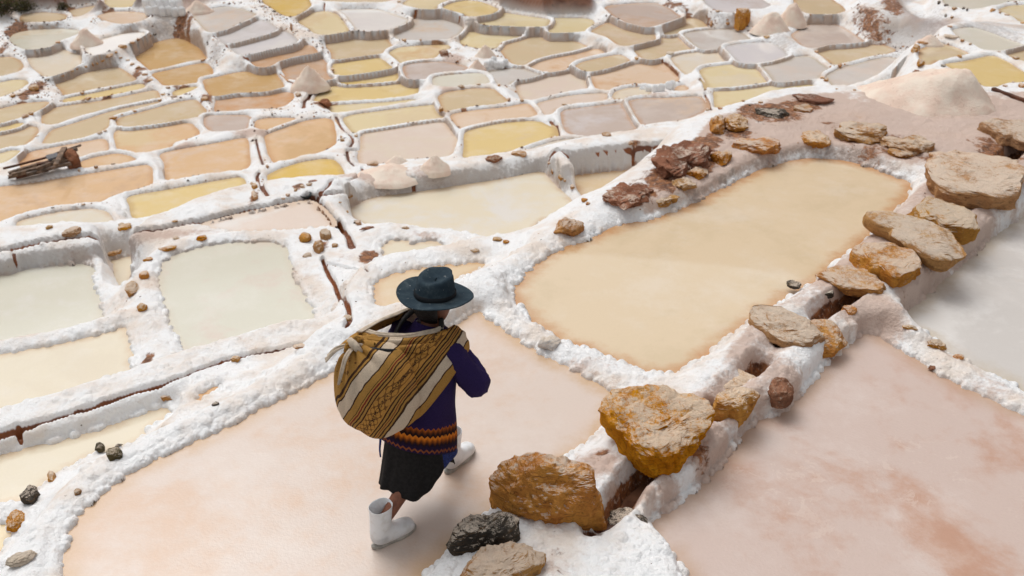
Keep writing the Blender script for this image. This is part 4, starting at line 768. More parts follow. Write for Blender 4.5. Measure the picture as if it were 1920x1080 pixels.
stones('on the narrow dikes of the long tan ponds', 'stones on the tan pond dikes', er('A', [(740,836,38,26,'ochre'),(790,885,62,26,'ochre'),(745,898,34,16,'ochre'),(862,866,44,14,'ochre'),(115,860,44,34,'ochre'),(170,850,40,26,'brown'),(300,790,90,60,'ochre'),(1205,998,42,22,'ochre'),(1015,1062,70,36,'ochre'),(1095,1030,30,16,'ochre'),(545,908,26,14,'brown'),(1475,850,60,26,'tanrock'),(1440,900,50,22,'tanrock'),(1510,790,40,26,'brown'),(1840,890,70,50,'brown'),(1565,870,70,24,'brown'),(230,1045,60,40,'brown'),(180,1050,50,30,'brown'),(280,1020,40,36,'brown'),(375,962,20,24,'dark')]))
stones('on the dikes round the orange ponds', 'stones at the orange ponds', er('F', [(905,232,60,26,'brown'),(945,215,30,20,'brown'),(1545,345,40,55,'brown'),(1610,640,46,24,'ochre'),(475,910,36,12,'dark'),(745,878,40,16,'brown'),(865,540,40,36,'brown'),(930,515,40,22,'brown'),(1015,515,40,16,'brown'),(1080,500,50,20,'brown'),(710,572,20,28,'brown'),(1235,168,30,14,'ochre'),(1090,1060,50,36,'brown'),(1575,1030,60,24,'tanrock'),(250,300,40,40,'brown'),(330,265,40,14,'ochre'),(20,485,40,26,'brown')]))
stones('by the cracked dikes round the golden pond', 'stones near the golden pond', er('G', [(345,690,26,30,'brown'),(370,720,60,60,'tanrock'),(372,800,60,110,'brown'),(485,540,30,44,'brown'),(1160,300,46,40,'brown'),(1150,270,26,24,'brown'),(1285,262,36,30,'tanrock'),(740,750,34,36,'brown'),(670,795,40,30,'brown'),(620,828,56,20,'tanrock'),(800,720,50,40,'brown'),(860,700,60,30,'brown'),(1220,805,70,40,'brown'),(1130,860,50,18,'brown'),(1205,945,30,24,'ochre'),(1290,1040,70,40,'dark'),(530,70,18,24,'dark'),(605,20,30,24,'brown'),(460,180,50,14,'brown')]))
stones('on the dikes about the tan and apricot strip ponds', 'stones at the strip ponds', er('C', [(310,780,70,36,'brown'),(465,758,50,18,'brown'),(650,768,30,30,'brown'),(855,903,44,28,'brown'),(130,985,50,60,'brown'),(195,998,22,22,'brown'),(1240,940,50,22,'brown'),(1165,965,24,30,'brown'),(150,480,90,70,'earthclod'),(1460,690,22,16,'dark'),(1275,600,24,20,'brown'),(740,900,30,40,'brown'),(1890,520,50,40,'ochre')]) + er('H', [(280,180,34,26,'brown'),(1110,505,56,26,'tanrock'),(1215,635,60,50,'ochre'),(1835,325,50,30,'brown'),(985,595,36,20,'tanrock'),(855,608,16,20,'dark')]))
stones('on the white banks of the uppermost ponds', 'stones on the uppermost banks', er('B', [(1715,358,44,24,'ochre'),(1865,360,24,24,'ochre'),(1070,625,40,30,'tanrock'),(925,795,36,30,'tanrock'),(1175,518,24,16,'dark'),(1160,172,22,20,'dark'),(1255,285,16,30,'dark'),(960,367,36,14,'dark'),(690,395,30,12,'brown'),(730,500,20,18,'dark'),(545,100,40,20,'dark'),(700,250,24,80,'brown'),(1000,930,120,90,'earthclod'),(760,850,60,50,'brown'),(1670,15,40,18,'brown')]))
# a loose lump of salt on the dike of the long pond
M['saltlump'] = mat_rock("salt_lump", (244, 240, 236), (238, 232, 226), (232, 226, 218), .9)
rock([(1008,645),(1025,632),(1045,628),(1052,642),(1038,658),(1018,657)], .7, 'saltlump', 'loose white lump of salt lying across the dike of the long pond', cat='salt lump', name='salt_lump', power=2.4)
# heaps of raked salt
def mat_heap():
    t = NT("raked_salt"); P = t.pos(); n1 = t.noise(P, 4, 5, .6); n2 = t.noise(P, 40, 4, .65)
    c = t.mix(t.ss(n1, .35, .65), alb((251, 230, 213), .94), alb((240, 213, 194), .92)); c = t.mix(t.math('MULTIPLY', t.ss(n2, .58, .7), t.math('MULTIPLY', t.ss(n1, .48, .6), .5)), c, alb((176, 132, 108)))
    return t.out(c, .7, t.bump(n2, .5, .02), .3)
M['heap'] = mat_heap()
def heap(l, r, ya, yb, label, top=.1, squash=1.0, cxa=None, z=None):
    cx = (l + r) / 2; g = hit([cx], [yb - 0.25 * (yb - ya)])[0]; zg = g[2] if z is None else z
    x, y, s, sdp, cdp, az = frame_at(cx, yb, zg); R = (r - l) / 2 * s; Ry = R * squash
    x, y = float(x) + math.sin(az) * Ry, float(y) + math.cos(az) * Ry
    hg = max(((yb - ya) * s - Ry * sdp) / cdp, .18 * R); ax = ((cxa or cx) - cx) * s
    seed = l * .37; V = [Vector((ax, 0, hg))]; n, m = 40, 14; F = []
    for j in range(1, m + 1):
        q = j / m
        for i in range(n):
            a = 2 * math.pi * i / n; e = 1 + .10 * mn.noise(Vector((math.cos(a) * 1.6 + seed, math.sin(a) * 1.6, q)))
            hh = hg * (1 - max(0, q - top) / (1 - top)) ** 1.0 if q > top else hg * (1 + .02 * (1 - q / top))
            hh -= hg * .08 * max(0, 1 - abs(q - top) / .1)
            v = Vector((R * q * e * math.cos(a) + ax * (1 - q), Ry * q * e * math.sin(a), hh - .02 * q))
            v.z += .10 * hg * mn.fractal(v * (6 / R) + Vector((seed, 0, 0)), 1, 2, 3) * (1 if q < 1 else 0) - (.03 if j == m else 0)
            V.append(v)
    for i in range(n): F.append((0, 1 + i, 1 + (i + 1) % n))
    for j in range(m - 1):
        for i in range(n): F.append((1 + j * n + i, 1 + (j + 1) * n + i, 1 + (j + 1) * n + (i + 1) % n, 1 + j * n + (i + 1) % n))
    o = mesh_obj("salt_heap", V, F, M['heap']); o.location = (x, y, zg - .01); o.rotation_euler = (0, 0, -az)
    tag(o, label, 'salt heap', 'heaps of raked salt'); return o
heap(1560, 1852, 127, 236, 'great broad-topped heap of pinkish salt behind the long pond', top=.16, squash=.75, cxa=1775, z=.02)
heap(783, 850, 289, 325, 'neat pointed pink salt heap by the long channel', top=.06, squash=.8)
heap(668, 800, 308, 346, 'low spread-out heap of pale salt by the long channel', top=.15, squash=.8)
heap(720, 772, 291, 312, 'small dusky pink heap behind the low spread one', top=.2, squash=.7)
heap(546, 620, 124, 170, 'sharply pointed cone of pale salt in the brownish pond corner', top=.04, squash=.7)
heap(135, 192, 56, 87, 'lone peach-coloured heap beside the pale pond', top=.08, squash=.7)
heap(1408, 1482, 26, 64, 'nearer of two rounded salt heaps behind the ochre block', top=.22, squash=.7)
heap(1456, 1512, 10, 48, 'farther of two rounded salt heaps behind the ochre block', top=.22, squash=.7)
heap(888, 932, 84, 110, 'peach heap of salt at the end of the curling buttery pond', top=.1, squash=.7)
heap(876, 912, 112, 132, 'little peach heap spilling toward the mauve pond', top=.1, squash=.7)
heap(1718, 1766, 66, 84, 'small pink heap above the stones of the tan pond', top=.1, squash=.7)
heap(346, 400, 2, 26, 'pale heap beside the stack of white sacks', top=.1, squash=.7)
# white sacks of salt
def mat_plain(name, c, rough=.6, n=.08, scale=30, bump=.3, spec=.3):
    t = NT(name); O = t.obj(); v = t.noise(O, scale, 4, .6)
    c_ = t.mix(t.ss(v, .35, .65), alb(c), alb(tuple(max(0, q * (1 - n * 2)) for q in c)))
    return t.out(c_, rough, t.bump(v, bump, .01), spec)
M['sack'] = mat_plain("sack_cloth", (250, 250, 250), .7, .02)
def sack(px, py, w, h, label, group, z=None, tall=False):
    p = hit([px], [py + h * .5])[0]; zz = p[2] if z is None else z
    x, y, s, a_, b_, az = frame_at(px, py, zz + h * .4 * .02)
    W, Hh = w * s / 2, h * s / b_ / 2; D = W * .8; V = []; F = []; n, m = 14, 8
    for j in range(m + 1):
        ph = -math.pi / 2 + math.pi * j / m; r = abs(math.cos(ph)) ** .45; z_ = math.copysign(abs(math.sin(ph)) ** .7, math.sin(ph))
        for i in range(n):
            a = 2 * math.pi * i / n; ca, sa = math.cos(a), math.sin(a)
            V.append((W * r * math.copysign(abs(ca) ** .6, ca), D * r * math.copysign(abs(sa) ** .6, sa), Hh * z_ * (1 + .08 * math.sin(a * 3 + px))))
    for j in range(m):
        for i in range(n): F.append((j * n + i, j * n + (i + 1) % n, (j + 1) * n + (i + 1) % n, (j + 1) * n + i))
    o = mesh_obj("salt_sack", V, F, M['sack']); o.location = (float(p[0]), float(p[1]), zz + Hh * .9); o.rotation_euler = (0, 0, -az + random.uniform(-.2, .2))
    tag(o, label, 'sack', group); return o
for j, y in enumerate((7, 21)):
    for i in range(6): sack(275 + i * 12.5 + j * 5, y + i * .5 - (i % 2) * 2, 13, 16, 'plump white sack in the stack above the lens-shaped pond', 'stack of white sacks')
for x, y in [(912,121),(922,118),(931,121),(940,122),(948,117),(926,112)]: sack(x, y, 11, 12, 'white sack in the little pile beside the peach heaps', 'little pile of sacks')
for x, y in [(1204,170),(1216,168),(1228,166),(1240,164),(1253,160),(1260,158)]: sack(x, y, 13, 14, 'white salt block lined up on the dike below the apricot pond', 'white salt blocks')
# old planks and poles
M['wood'] = mat_plain("weathered_wood", (150, 124, 104), .8, .18, 14, .5); M['woodd'] = mat_plain("dark_wood", (112, 70, 50), .75, .15, 14, .5); M['woodg'] = mat_plain('grey_wood', (132, 112, 98), .8, .2, 14, .5); M['slate'] = mat_plain("grey_sheet", (120, 120, 124), .6, .1)
def pole(p0, p1, w, t_h, mat, label, group, z0, z1, name='wooden_plank', cat='plank'):
    a = Vector((*[float(v) for v in on_plane(p0[0], p0[1], z0)], z0)); b = Vector((*[float(v) for v in on_plane(p1[0], p1[1], z1)], z1))
    d = b - a; L = d.length; rnd = random.Random(int(p0[0] * 7 + p0[1])); n = 6; V = []; F = []
    for k in range(n + 1):
        f = k / n; off = Vector((0, rnd.uniform(-.06, .06) * w, rnd.uniform(-.08, .08) * t_h)); e = rnd.uniform(.88, 1.05)
        for sx, sz in ((-1, -1), (1, -1), (1, 1), (-1, 1)): V.append((f * L + (rnd.uniform(-.02, .02) * L if k in (0, n) else 0), sx * w / 2 * e + off.y, sz * t_h / 2 * e + off.z))
    for k in range(n):
        for c in range(4): F.append((k * 4 + c, k * 4 + (c + 1) % 4, (k + 1) * 4 + (c + 1) % 4, (k + 1) * 4 + c))
    F += [(3, 2, 1, 0), tuple(n * 4 + c for c in range(4))]
    o = mesh_obj(name, V, F, M[mat], smooth=False); o.location = a; o.rotation_mode = 'QUATERNION'; o.rotation_quaternion = d.to_track_quat('X', 'Z')
    tag(o, label, cat, group); return o
zp = float(hit([90], [325])[0][2]) + .03
for k, (a, b, w, h, up, m, lb) in enumerate([((16,325),(71,308),.05,.04,.0,'wood','short grey plank at the low end of the plank heap'),((15,332),(104,312),.055,.04,.01,'wood','front plank at the bottom of the plank heap'),
        ((21,329),(125,302),.05,.05,.05,'wood','long grey plank across the front of the heap'),((50,327),(133,306),.05,.04,.04,'woodg','weathered plank with its end under the brown block'),((69,317),(135,292),.05,.05,.08,'wood','grey plank in the upper part of the heap'),
        ((69,309),(98,303),.07,.04,.08,'woodd','short reddish board in the middle of the heap'),((7,316),(108,290),.025,.025,.09,'woodd','thin dark pole sticking out of the plank heap'),((104,288),(152,272),.025,.025,.12,'woodg','thin dark pole pointing up from the plank heap'),
        ((104,309),(121,277),.07,.03,.16,'wood','pale board laid crosswise on the plank heap'),((117,296),(142,279),.06,.05,.10,'woodg','brown plank end near the top of the heap'),((30,333),(90,318),.04,.04,.0,'woodd','broken plank lowest in the heap')]):
    pole(a, b, w, h, m, lb, 'heap of old planks', zp + up, zp + up + .02)
pole((88,297),(109,290), .16, .03, 'slate', 'grey sheet of slate on the heap of planks', None, zp + .13, zp + .15, 'slate_sheet', 'sheet')
rock([(122,312),(126,285),(140,280),(146,300),(148,318),(130,322)], .7, 'earthclod', 'orange-brown block supporting the heap of planks', z=zp - .05)
pole((1862,170),(1945,200), .05, .06, 'woodd', 'dark brown wooden pole lying by the large golden-yellow pond', None, .12, .12, 'wooden_pole', 'pole')
# dark bowl at the fork of the channel
def lathe(name, prof, mat, n=28, parent=None):
    V = []; F = []
    for r, z in prof:
        for i in range(n): V.append((r * math.cos(2 * math.pi * i / n), r * math.sin(2 * math.pi * i / n), z))
    for j in range(len(prof) - 1):
        for i in range(n): F.append((j * n + i, j * n + (i + 1) % n, (j + 1) * n + (i + 1) % n, (j + 1) * n + i))
    return mesh_obj(name, V, F, M[mat], parent)
M['bowl'] = mat_plain("dark_rubber", (52, 62, 62), .5, .1)
bw = lathe("bowl", [(.001, 0), (.05, .0), (.08, .03), (.095, .065), (.09, .065), (.07, .03), (.04, .012), (.001, .01)], 'bowl'); g = hit([574], [372])[0]; bw.location = (g[0], g[1], g[2] + .005); bw.scale = (.7, .7, .7)
tag(bw, 'dark bowl set where the long channel forks', 'bowl')
# green shrub on the far brown bank
M['leaf'] = mat_plain("shrub_leaf", (96, 92, 48), .6, .3, 6); M['twig'] = mat_plain("shrub_twig", (110, 80, 60), .8)
def shrub(px, py, r, label):
    g = hit([px], [py])[0]; root = bpy.data.objects.new("shrub", None); col.objects.link(root); root.location = g
    tag(root, label, 'shrub', 'shrubs on the far bank'); rnd = random.Random(px); V = []; F = []
    for k in range(900):
        a = rnd.uniform(0, 6.28); e = rnd.random() ** .5; q = rnd.random(); rr = r * (0.5 + .5 * rnd.random()) * (1 + .3 * math.sin(a * 3))
        c = Vector((math.cos(a) * e * rr, math.sin(a) * e * rr * .8, (q * math.sqrt(max(0, 1 - e * e * .8))) * r * .8)); n = Vector((rnd.gauss(0, 1), rnd.gauss(0, 1), rnd.gauss(0, 1))).normalized()
        t1 = n.orthogonal().normalized() * r * .07; t2 = n.cross(t1).normalized() * r * .035; b = len(V); V += [c - t1, c + t2, c + t1, c - t2]; F.append((b, b + 1, b + 2, b + 3))
    mesh_obj("foliage", V, F, M['leaf'], root, False)
    V = []; F = []
    for k in range(9):
        a = k * .7; d = Vector((math.cos(a) * .5 * r, math.sin(a) * .4 * r, r * .6)); s_ = d.orthogonal().normalized() * r * .02; s2 = d.cross(s_).normalized() * r * .02; b = len(V)
        V += [s_, s2, -s_, -s2, d + s_ * .4, d + s2 * .4, d - s_ * .4, d - s2 * .4]; F += [(b + i, b + (i + 1) % 4, b + 4 + (i + 1) % 4, b + 4 + i) for i in range(4)]
    mesh_obj("stem", V, F, M['twig'], root, False)
for px, py, r, lb in [(10,22,.42,'dense olive-green shrub on the far brown bank'),(45,20,.28,'smaller olive shrub beside the dense one on the bank'),(118,17,.18,'scrubby little shrub low on the far brown bank')]: shrub(px, py, r, lb)

# grit and crumbs of earth strewn over the dikes: too many to count
gm = np.nonzero((dmin > 0.01) & (dmin < 0.30) & (fY > 3.4) & (fY < 26) & (np.abs(fX / fY) < .62) & (hillm < .3))[0]
msk = fbm(fX[gm], fY[gm], 1.3, 3, 15) + .5 * vnoise(fX[gm], fY[gm], .35, 16) + .5 * earth[gm] + .25 * (fX[gm] < 0) * (fY[gm] > 14)
gm = gm[msk > .25]; wgt = fY[gm] ** 3.2; gm = RNG.choice(gm, 2900, replace=False, p=wgt / wgt.sum())
V = []; F = []; cols = []
for i in gm:
    y = fY[i]; s_ = (0.0035 + 0.011 * RNG.rand() ** 4) * (1 + y * .07) * (1 if y > 12 else .55); c = np.array([fX[i], y, H.ravel()[i]]); b = len(V); a0 = RNG.rand() * 6.28
    for dx, dy, dz in ((1, 0, 0), (0, 1, 0), (-1, 0, 0), (0, -1, 0)):
        k = s_ * (.7 + .6 * RNG.rand()); V.append(c + (k * (dx * math.cos(a0) - dy * math.sin(a0)), k * (dx * math.sin(a0) + dy * math.cos(a0)), 0))
    V.append(c + (0.2 * s_, 0.1 * s_, s_ * (.5 + .6 * RNG.rand()))); V.append(c - (0, 0, s_ * .5)); cols += [RNG.rand()] * 6
    F += [(b, b + 1, b + 4), (b + 1, b + 2, b + 4), (b + 2, b + 3, b + 4), (b + 3, b, b + 4), (b + 1, b, b + 5), (b + 2, b + 1, b + 5), (b + 3, b + 2, b + 5), (b, b + 3, b + 5)]
t_ = NT("grit"); rp = t_.node("ShaderNodeValToRGB"); e_ = rp.color_ramp.elements; e_[0].color = (*alb((70, 52, 44)), 1); e_[1].color = (*alb((196, 140, 84)), 1); e_.new(.45).color = (*alb((122, 84, 62)), 1)
t_.link(t_.attr("tone").outputs['Fac'], rp.inputs[0]); t_.out(rp.outputs[0], .8)
go = mesh_obj("gravel", V, F, t_.m, None, False); at = go.data.attributes.new("tone", 'FLOAT', 'POINT'); at.data.foreach_set("value", cols)
tag(go, 'brown grit and earth crumbs strewn over the salt dikes', 'gravel', kind='stuff')

# ------------------------------------------------------------------ the walker
PO = Vector((-0.4823, 4.1379, ponds[0].z)); HEAD = math.radians(37)
person = bpy.data.objects.new("person", None); col.objects.link(person); person.location = PO; person.rotation_euler = (0, 0, -HEAD)
tag(person, 'person in dark hat, purple sweater, black skirt and white boots walking across the pink pond', 'person')
def cat_rom(pts, n):
    P = [Vector(p) for p in pts]; P = [2 * P[0] - P[1]] + P + [2 * P[-1] - P[-2]]; out = []
    m = len(P) - 3
    for k in range(n + 1):
        t = k / n * m; i = min(int(t), m - 1); t -= i; a, b, c, d = P[i:i + 4]
        out.append(.5 * (2 * b + (c - a) * t + (2 * a - 5 * b + 4 * c - d) * t * t + (3 * b - a - 3 * c + d) * t ** 3))
    return out
def loft(name, rings, mat, parent, closed=True, solid=0, attrs=None, cap=False, sub=0):
    n = len(rings[0]); V = [v for r in rings for v in r]; F = []
    for j in range(len(rings) - 1):
        for i in range(n if closed else n - 1): F.append((j * n + i, j * n + (i + 1) % n, (j + 1) * n + (i + 1) % n, (j + 1) * n + i))
    if cap: F += [tuple(reversed(range(n))), tuple((len(rings) - 1) * n + i for i in range(n))]
    o = mesh_obj(name, V, F, M[mat], parent)
    for k, a in (attrs or {}).items():
        at = o.data.attributes.new(k, 'FLOAT', 'POINT'); at.data.foreach_set("value", [float(v) for v in a])
    if solid: md = o.modifiers.new("solid", 'SOLIDIFY'); md.thickness = solid; md.offset = 1
    if sub: md = o.modifiers.new("sub", 'SUBSURF'); md.levels = sub; md.render_levels = sub
    return o
def tube(name, pts, radii, mat, parent, n=12, steps=24, cap=True, wob=0):
    C = cat_rom(pts, steps); Rr = cat_rom([(r, 0, 0) for r in radii], steps); rings = []; up = Vector((0, 0, 1)); prev = None
    for k, c in enumerate(C):
        t = (C[min(k + 1, steps)] - C[max(k - 1, 0)]).normalized()
        s_ = (prev - t * prev.dot(t)).normalized() if prev else (t.orthogonal().normalized()); prev = s_; b = t.cross(s_)
        rings.append([c + (s_ * math.cos(2 * math.pi * i / n) + b * math.sin(2 * math.pi * i / n)) * Rr[k].x * (1 + wob * mn.noise(c * 30 + Vector((i * .7, 0, 0)))) for i in range(n)])
    return loft(name, rings, mat, parent, cap=cap)
# --- materials of skin and clothes
M['skin'] = mat_plain("skin", (150, 96, 72), .5, .06, 40, .15, .4)
M['skirt'] = mat_plain("black_skirt_cloth", (44, 42, 42), .85, .10, 60, .3, .15)
M['blue'] = mat_plain("blue_cloth", (38, 66, 150), .75, .25, 160, .4, .2)
M['hatfelt'] = mat_plain("hat_felt", (48, 62, 72), .85, .10, 26, .25, .15)
def mat_hat():
    t = NT("hat_felt_dusty"); O = t.obj(); n = t.noise(O, 14, 5, .65); f = t.noise(O, 180, 2, .6); d = t.noise(O, 60, 3, .6)
    c = t.mix(t.ss(n, .35, .65), alb((46, 60, 70)), alb((62, 76, 84))); c = t.mix(t.math('MULTIPLY', t.ss(n, .55, .72), .35), c, alb((120, 130, 134)))
    c = t.mix(t.math('MULTIPLY', t.ss(d, .66, .72), .5), c, alb((190, 192, 190)))
    return t.out(c, .92, t.bump(f, .4, .004), .12)
M['hatfelt'] = mat_hat()
M['band'] = mat_plain("hat_band", (24, 28, 34), .6, .1)
M['hair'] = mat_plain("dark_hair", (38, 32, 30), .5, .2, 120, .6, .3)
M['shirt'] = mat_plain("pale_blue_shirt", (196, 204, 222), .7, .05)
M['eyew'] = mat_plain("eye_white", (226, 220, 212), .3, .02)
M['lip'] = mat_plain("lip", (126, 70, 60), .5, .05)
def mat_boot():
    t = NT("white_rubber"); O = t.obj(); n = t.noise(O, 18, 4, .6); sx = t.node("ShaderNodeSeparateXYZ"); t.link(O, sx.inputs[0])
    c = t.mix(t.ss(n, .45, .7), alb((240, 242, 244), .95), alb((224, 224, 222), .95))
    dirt = t.math('MULTIPLY', t.ss(sx.outputs[2], .05, .0), t.ss(n, .3, .6)); c = t.mix(t.math('MULTIPLY', dirt, .5), c, alb((214, 186, 160)))
    rib = t.math('SINE', t.math('MULTIPLY', sx.outputs[2], 900)); ar = t.math('MULTIPLY', t.ss(sx.outputs[2], .085, .075), t.ss(sx.outputs[2], .03, .04)); ar = t.math('MULTIPLY', ar, t.ss(sx.outputs[1], -.03, -.06))
    return t.out(c, .38, t.bump(t.math('MULTIPLY', rib, ar), .6, .004), .45)
M['boot'] = mat_boot(); M['sole'] = mat_plain("boot_sole", (206, 200, 190), .6, .1)
def mat_sweater():
    t = NT("purple_knit"); v = t.attr("hem").outputs['Fac']; u = t.attr("ang").outputs['Fac']; O = t.obj()
    zz = t.math('PINGPONG', t.math('MULTIPLY', u, 1.0), 0.5); w = t.math('ADD', v, t.math('MULTIPLY', zz, 0.030))
    w = t.math('ADD', w, t.math('MULTIPLY', t.math('SUBTRACT', t.noise(O, 90, 2), .5), .004))
    r = t.node("ShaderNodeValToRGB"); r.color_ramp.interpolation = 'LINEAR'; e = r.color_ramp.elements
    stops = [(0, (48, 34, 66)), (.016, (48, 34, 66)), (.020, (150, 84, 50)), (.028, (150, 84, 50)), (.032, (44, 30, 64)), (.060, (40, 26, 44)), (.068, (70, 40, 26)), (.082, (140, 74, 30)), (.098, (226, 126, 38)), (.110, (236, 142, 52)), (.112, (34, 22, 24)), (.126, (52, 30, 26)), (.140, (120, 62, 28)), (.156, (186, 98, 38)), (.158, (50, 36, 78)), (1, (52, 40, 86))]
    while len(e) < len(stops): e.new(.5)
    for k, (p, c) in enumerate(stops): e[k].position = min(1, p * 2.5) if p < .3 else 1; e[k].color = (*alb(c), 1)
    t.link(t.math('MULTIPLY', w, 2.5), r.inputs[0]); c = r.outputs[0]
    n = t.noise(O, 140, 3, .6); c = t.mix(t.math('MULTIPLY', t.ss(n, .45, .7), .35), c, t.mix(.5, c, alb((20, 16, 30))))
    kn = t.voro(O, 170); return t.out(c, .9, t.bump(t.math('ADD', n, kn), .5, .006), .1)
M['sweater'] = mat_sweater()
def mat_cloth():
    """woven carrying cloth: beige grounds, gold stripes with red pick-up lines, bands of dark figures"""
    t = NT("woven_carrying_cloth"); O = t.obj(); sx = t.node("ShaderNodeSeparateXYZ"); t.link(O, sx.inputs[0]); X, Y, Z = sx.outputs
    wob = t.math('MULTIPLY', t.math('SUBTRACT', t.noise(O, 7, 3, .5), .5), .035)
    s_ = t.math('ADD', t.math('ADD', t.math('MULTIPLY', X, .80), t.math('MULTIPLY', Z, -.52)), t.math('ADD', t.math('SUBTRACT', wob, .060), t.math('MULTIPLY', Y, .25)))
    q = t.math('ADD', t.math('MULTIPLY', X, .52), t.math('MULTIPLY', Z, .80))
    gold, dk, be, rd, ora = (184, 138, 72), (70, 48, 34), (222, 202, 178), (130, 44, 40), (204, 148, 74)
    stops = [(-.40, gold), (-.172, dk), (-.160, gold), (-.150, dk), (-.145, be), (-.092, dk), (-.086, gold), (-.066, gold), (-.055, dk), (-.050, gold), (-.044, rd), (-.040, gold), (-.034, dk), (-.028, gold), (-.018, dk), (-.012, ora), (.062, dk), (.068, gold), (.076, dk), (.082, gold), (.088, rd), (.092, gold), (.098, dk), (.106, gold), (.114, dk), (.122, be), (.165, be), (.168, dk), (.174, gold), (.30, gold)]
    r = t.node("ShaderNodeValToRGB"); r.color_ramp.interpolation = 'CONSTANT'; e = r.color_ramp.elements
    
    while len(e) < len(stops): e.new(.5)
    for k, (p, c) in enumerate(stops): e[k].position = (p + .4) / .8; e[k].color = (*alb(c), 1)
    t.link(t.math('DIVIDE', t.math('ADD', s_, .4), .8), r.inputs[0]); c = r.outputs[0]
    # woven figures
    mid = t.math('MULTIPLY', t.ss(s_, -.008, -.004), t.ss(s_, .058, .054)); a = t.math('PINGPONG', t.math('ADD', q, t.math('MULTIPLY', s_, 1.3)), .016); b = t.math('PINGPONG', t.math('SUBTRACT', q, t.math('MULTIPLY', s_, 1.1)), .021)
    fig = t.math('LESS_THAN', t.math('MULTIPLY', a, b), .000038); c = t.mix(t.math('MULTIPLY', t.math('MULTIPLY', fig, mid), .75), c, alb((92, 58, 36)))
    core = t.math('MULTIPLY', t.math('MULTIPLY', t.ss(s_, .016, .019), t.ss(s_, .036, .033)), t.math('GREATER_THAN', t.noise(O, 130, 2, .7), .52)); c = t.mix(t.math('MULTIPLY', core, .9), c, alb((36, 30, 30)))
    left = t.math('MULTIPLY', t.ss(s_, -.18, -.19), t.ss(t.noise(O, 26, 3, .6), .60, .63)); c = t.mix(t.math('MULTIPLY', left, .8), c, alb((88, 58, 40)))
    n = t.noise(O, 220, 2, .6); c = t.mix(t.math('MULTIPLY', t.ss(n, .4, .7), .22), c, alb((60, 44, 32)))
    st = t.noise(O, 9, 4, .6); c = t.mix(t.math('MULTIPLY', t.ss(st, .55, .75), .25), c, alb((150, 110, 80)))
    return t.out(c, .88, t.bump(t.math('ADD', n, t.math('MULTIPLY', st, .8)), .5, .008), .1)
M['cloth'] = mat_cloth(); M['beige'] = mat_plain("beige_cloth", (222, 204, 182), .88, .06, 40, .4, .1)
M['goldcloth'] = mat_plain("gold_cloth", (186, 136, 68), .88, .22, 60, .4, .1)
M['blackthing'] = mat_plain("black_plastic", (24, 24, 26), .4, .05)
# --- body: one continuous surface grown on a posed skeleton
def body_mesh():
    J = {}; E = []; R = {}
    def j(n, p, r, par=None):
        J[n] = len(J); V.append(p); R[n] = r
        if par: E.append((J[par], J[n]))
    V = []
    j('pelvis', (0, -.02, .62), .115); j('spine', (0, .0, .76), .105, 'pelvis'); j('chest', (0, .05, .93), .115, 'spine'); j('base', (0, .105, 1.06), .06, 'chest')
    j('neck', (0, .125, 1.10), .042, 'base'); j('skull', (0, .165, 1.185), .078, 'neck'); j('brow', (0, .185, 1.24), .074, 'skull'); j('crown', (0, .18, 1.29), .05, 'brow')
    j('face', (0, .215, 1.155), .055, 'skull'); j('chin', (0, .238, 1.105), .024, 'face'); j('nose', (0, .288, 1.165), .012, 'face')
    for s, n in ((1, 'r'), (-1, 'l')):
        j('ear' + n, (s * .082, .16, 1.175), .013, 'skull')
        j('sh' + n, (s * .15, .085, 1.02), .055, 'chest'); j('el' + n, (s * .245, .17, .80), .04, 'sh' + n); j('wr' + n, (s * .055, .265, .895), .026, 'el' + n)
        j('pa' + n, (s * .03, .285, .915), .024, 'wr' + n)
        for k, (dx, dz, L) in enumerate([(.010, .026, .05), (.014, .012, .06), (.014, -.004, .056), (.010, -.02, .045)]):
            b = Vector((s * .02, .298, .92 + dz)); j(f'f{k}a{n}', tuple(b), .0085, 'pa' + n); j(f'f{k}b{n}', (b.x - s * L * .5, b.y + .012, b.z), .008, f'f{k}a{n}'); j(f'f{k}c{n}', (b.x - s * L * .8, b.y - .02, b.z), .0065, f'f{k}b{n}')
        j('t1' + n, (s * .034, .27, .942), .009, 'pa' + n); j('t2' + n, (s * .018, .275, .968), .0075, 't1' + n)
    for s, n, kn, an, to in ((1, 'r', (.085, -.07, .42), (.036, -.352, .14), (.05, -.30, .055)), (-1, 'l', (-.075, .20, .42), (-.066, .325, .14), (-.07, .38, .055))):
        j('hip' + n, (s * .075, -.02, .56), .09, 'pelvis'); j('kn' + n, kn, .058, 'hip' + n); j('cf' + n, tuple(Vector(kn).lerp(Vector(an), .6)), .043, 'kn' + n); j('an' + n, an, .034, 'cf' + n); j('to' + n, to, .022, 'an' + n)
    me = bpy.data.meshes.new("body"); me.from_pydata(V, E, []); me.update()
    o = bpy.data.objects.new("body", me); col.objects.link(o); o.parent = person; me.materials.append(M['skin'])
    sk = o.modifiers.new("skin", 'SKIN'); sk.use_smooth_shade = True
    for n, i in J.items(): d = me.skin_vertices[0].data[i]; d.radius = (R[n], R[n]); d.use_root = (n == 'pelvis')
    sb = o.modifiers.new("sub", 'SUBSURF'); sb.levels = 2; sb.render_levels = 2
    return o
body = body_mesh()
def ball(name, c, r, mat, parent, sc=(1, 1, 1), n=14):
    rings = [[Vector((c[0] + sc[0] * r * math.cos(p) * math.cos(2 * math.pi * i / n), c[1] + sc[1] * r * math.cos(p) * math.sin(2 * math.pi * i / n), c[2] + sc[2] * r * math.sin(p))) for i in range(n)] for p in [-math.pi / 2 + .01 + (math.pi - .02) * k / 8 for k in range(9)]]
    return loft(name, rings, mat, parent)
for s in (-1, 1): ball("eye", (s * .028, .258, 1.185), .011, 'eyew', body)
ball("mouth", (0, .263, 1.125), .02, 'lip', body, (1, .4, .25))
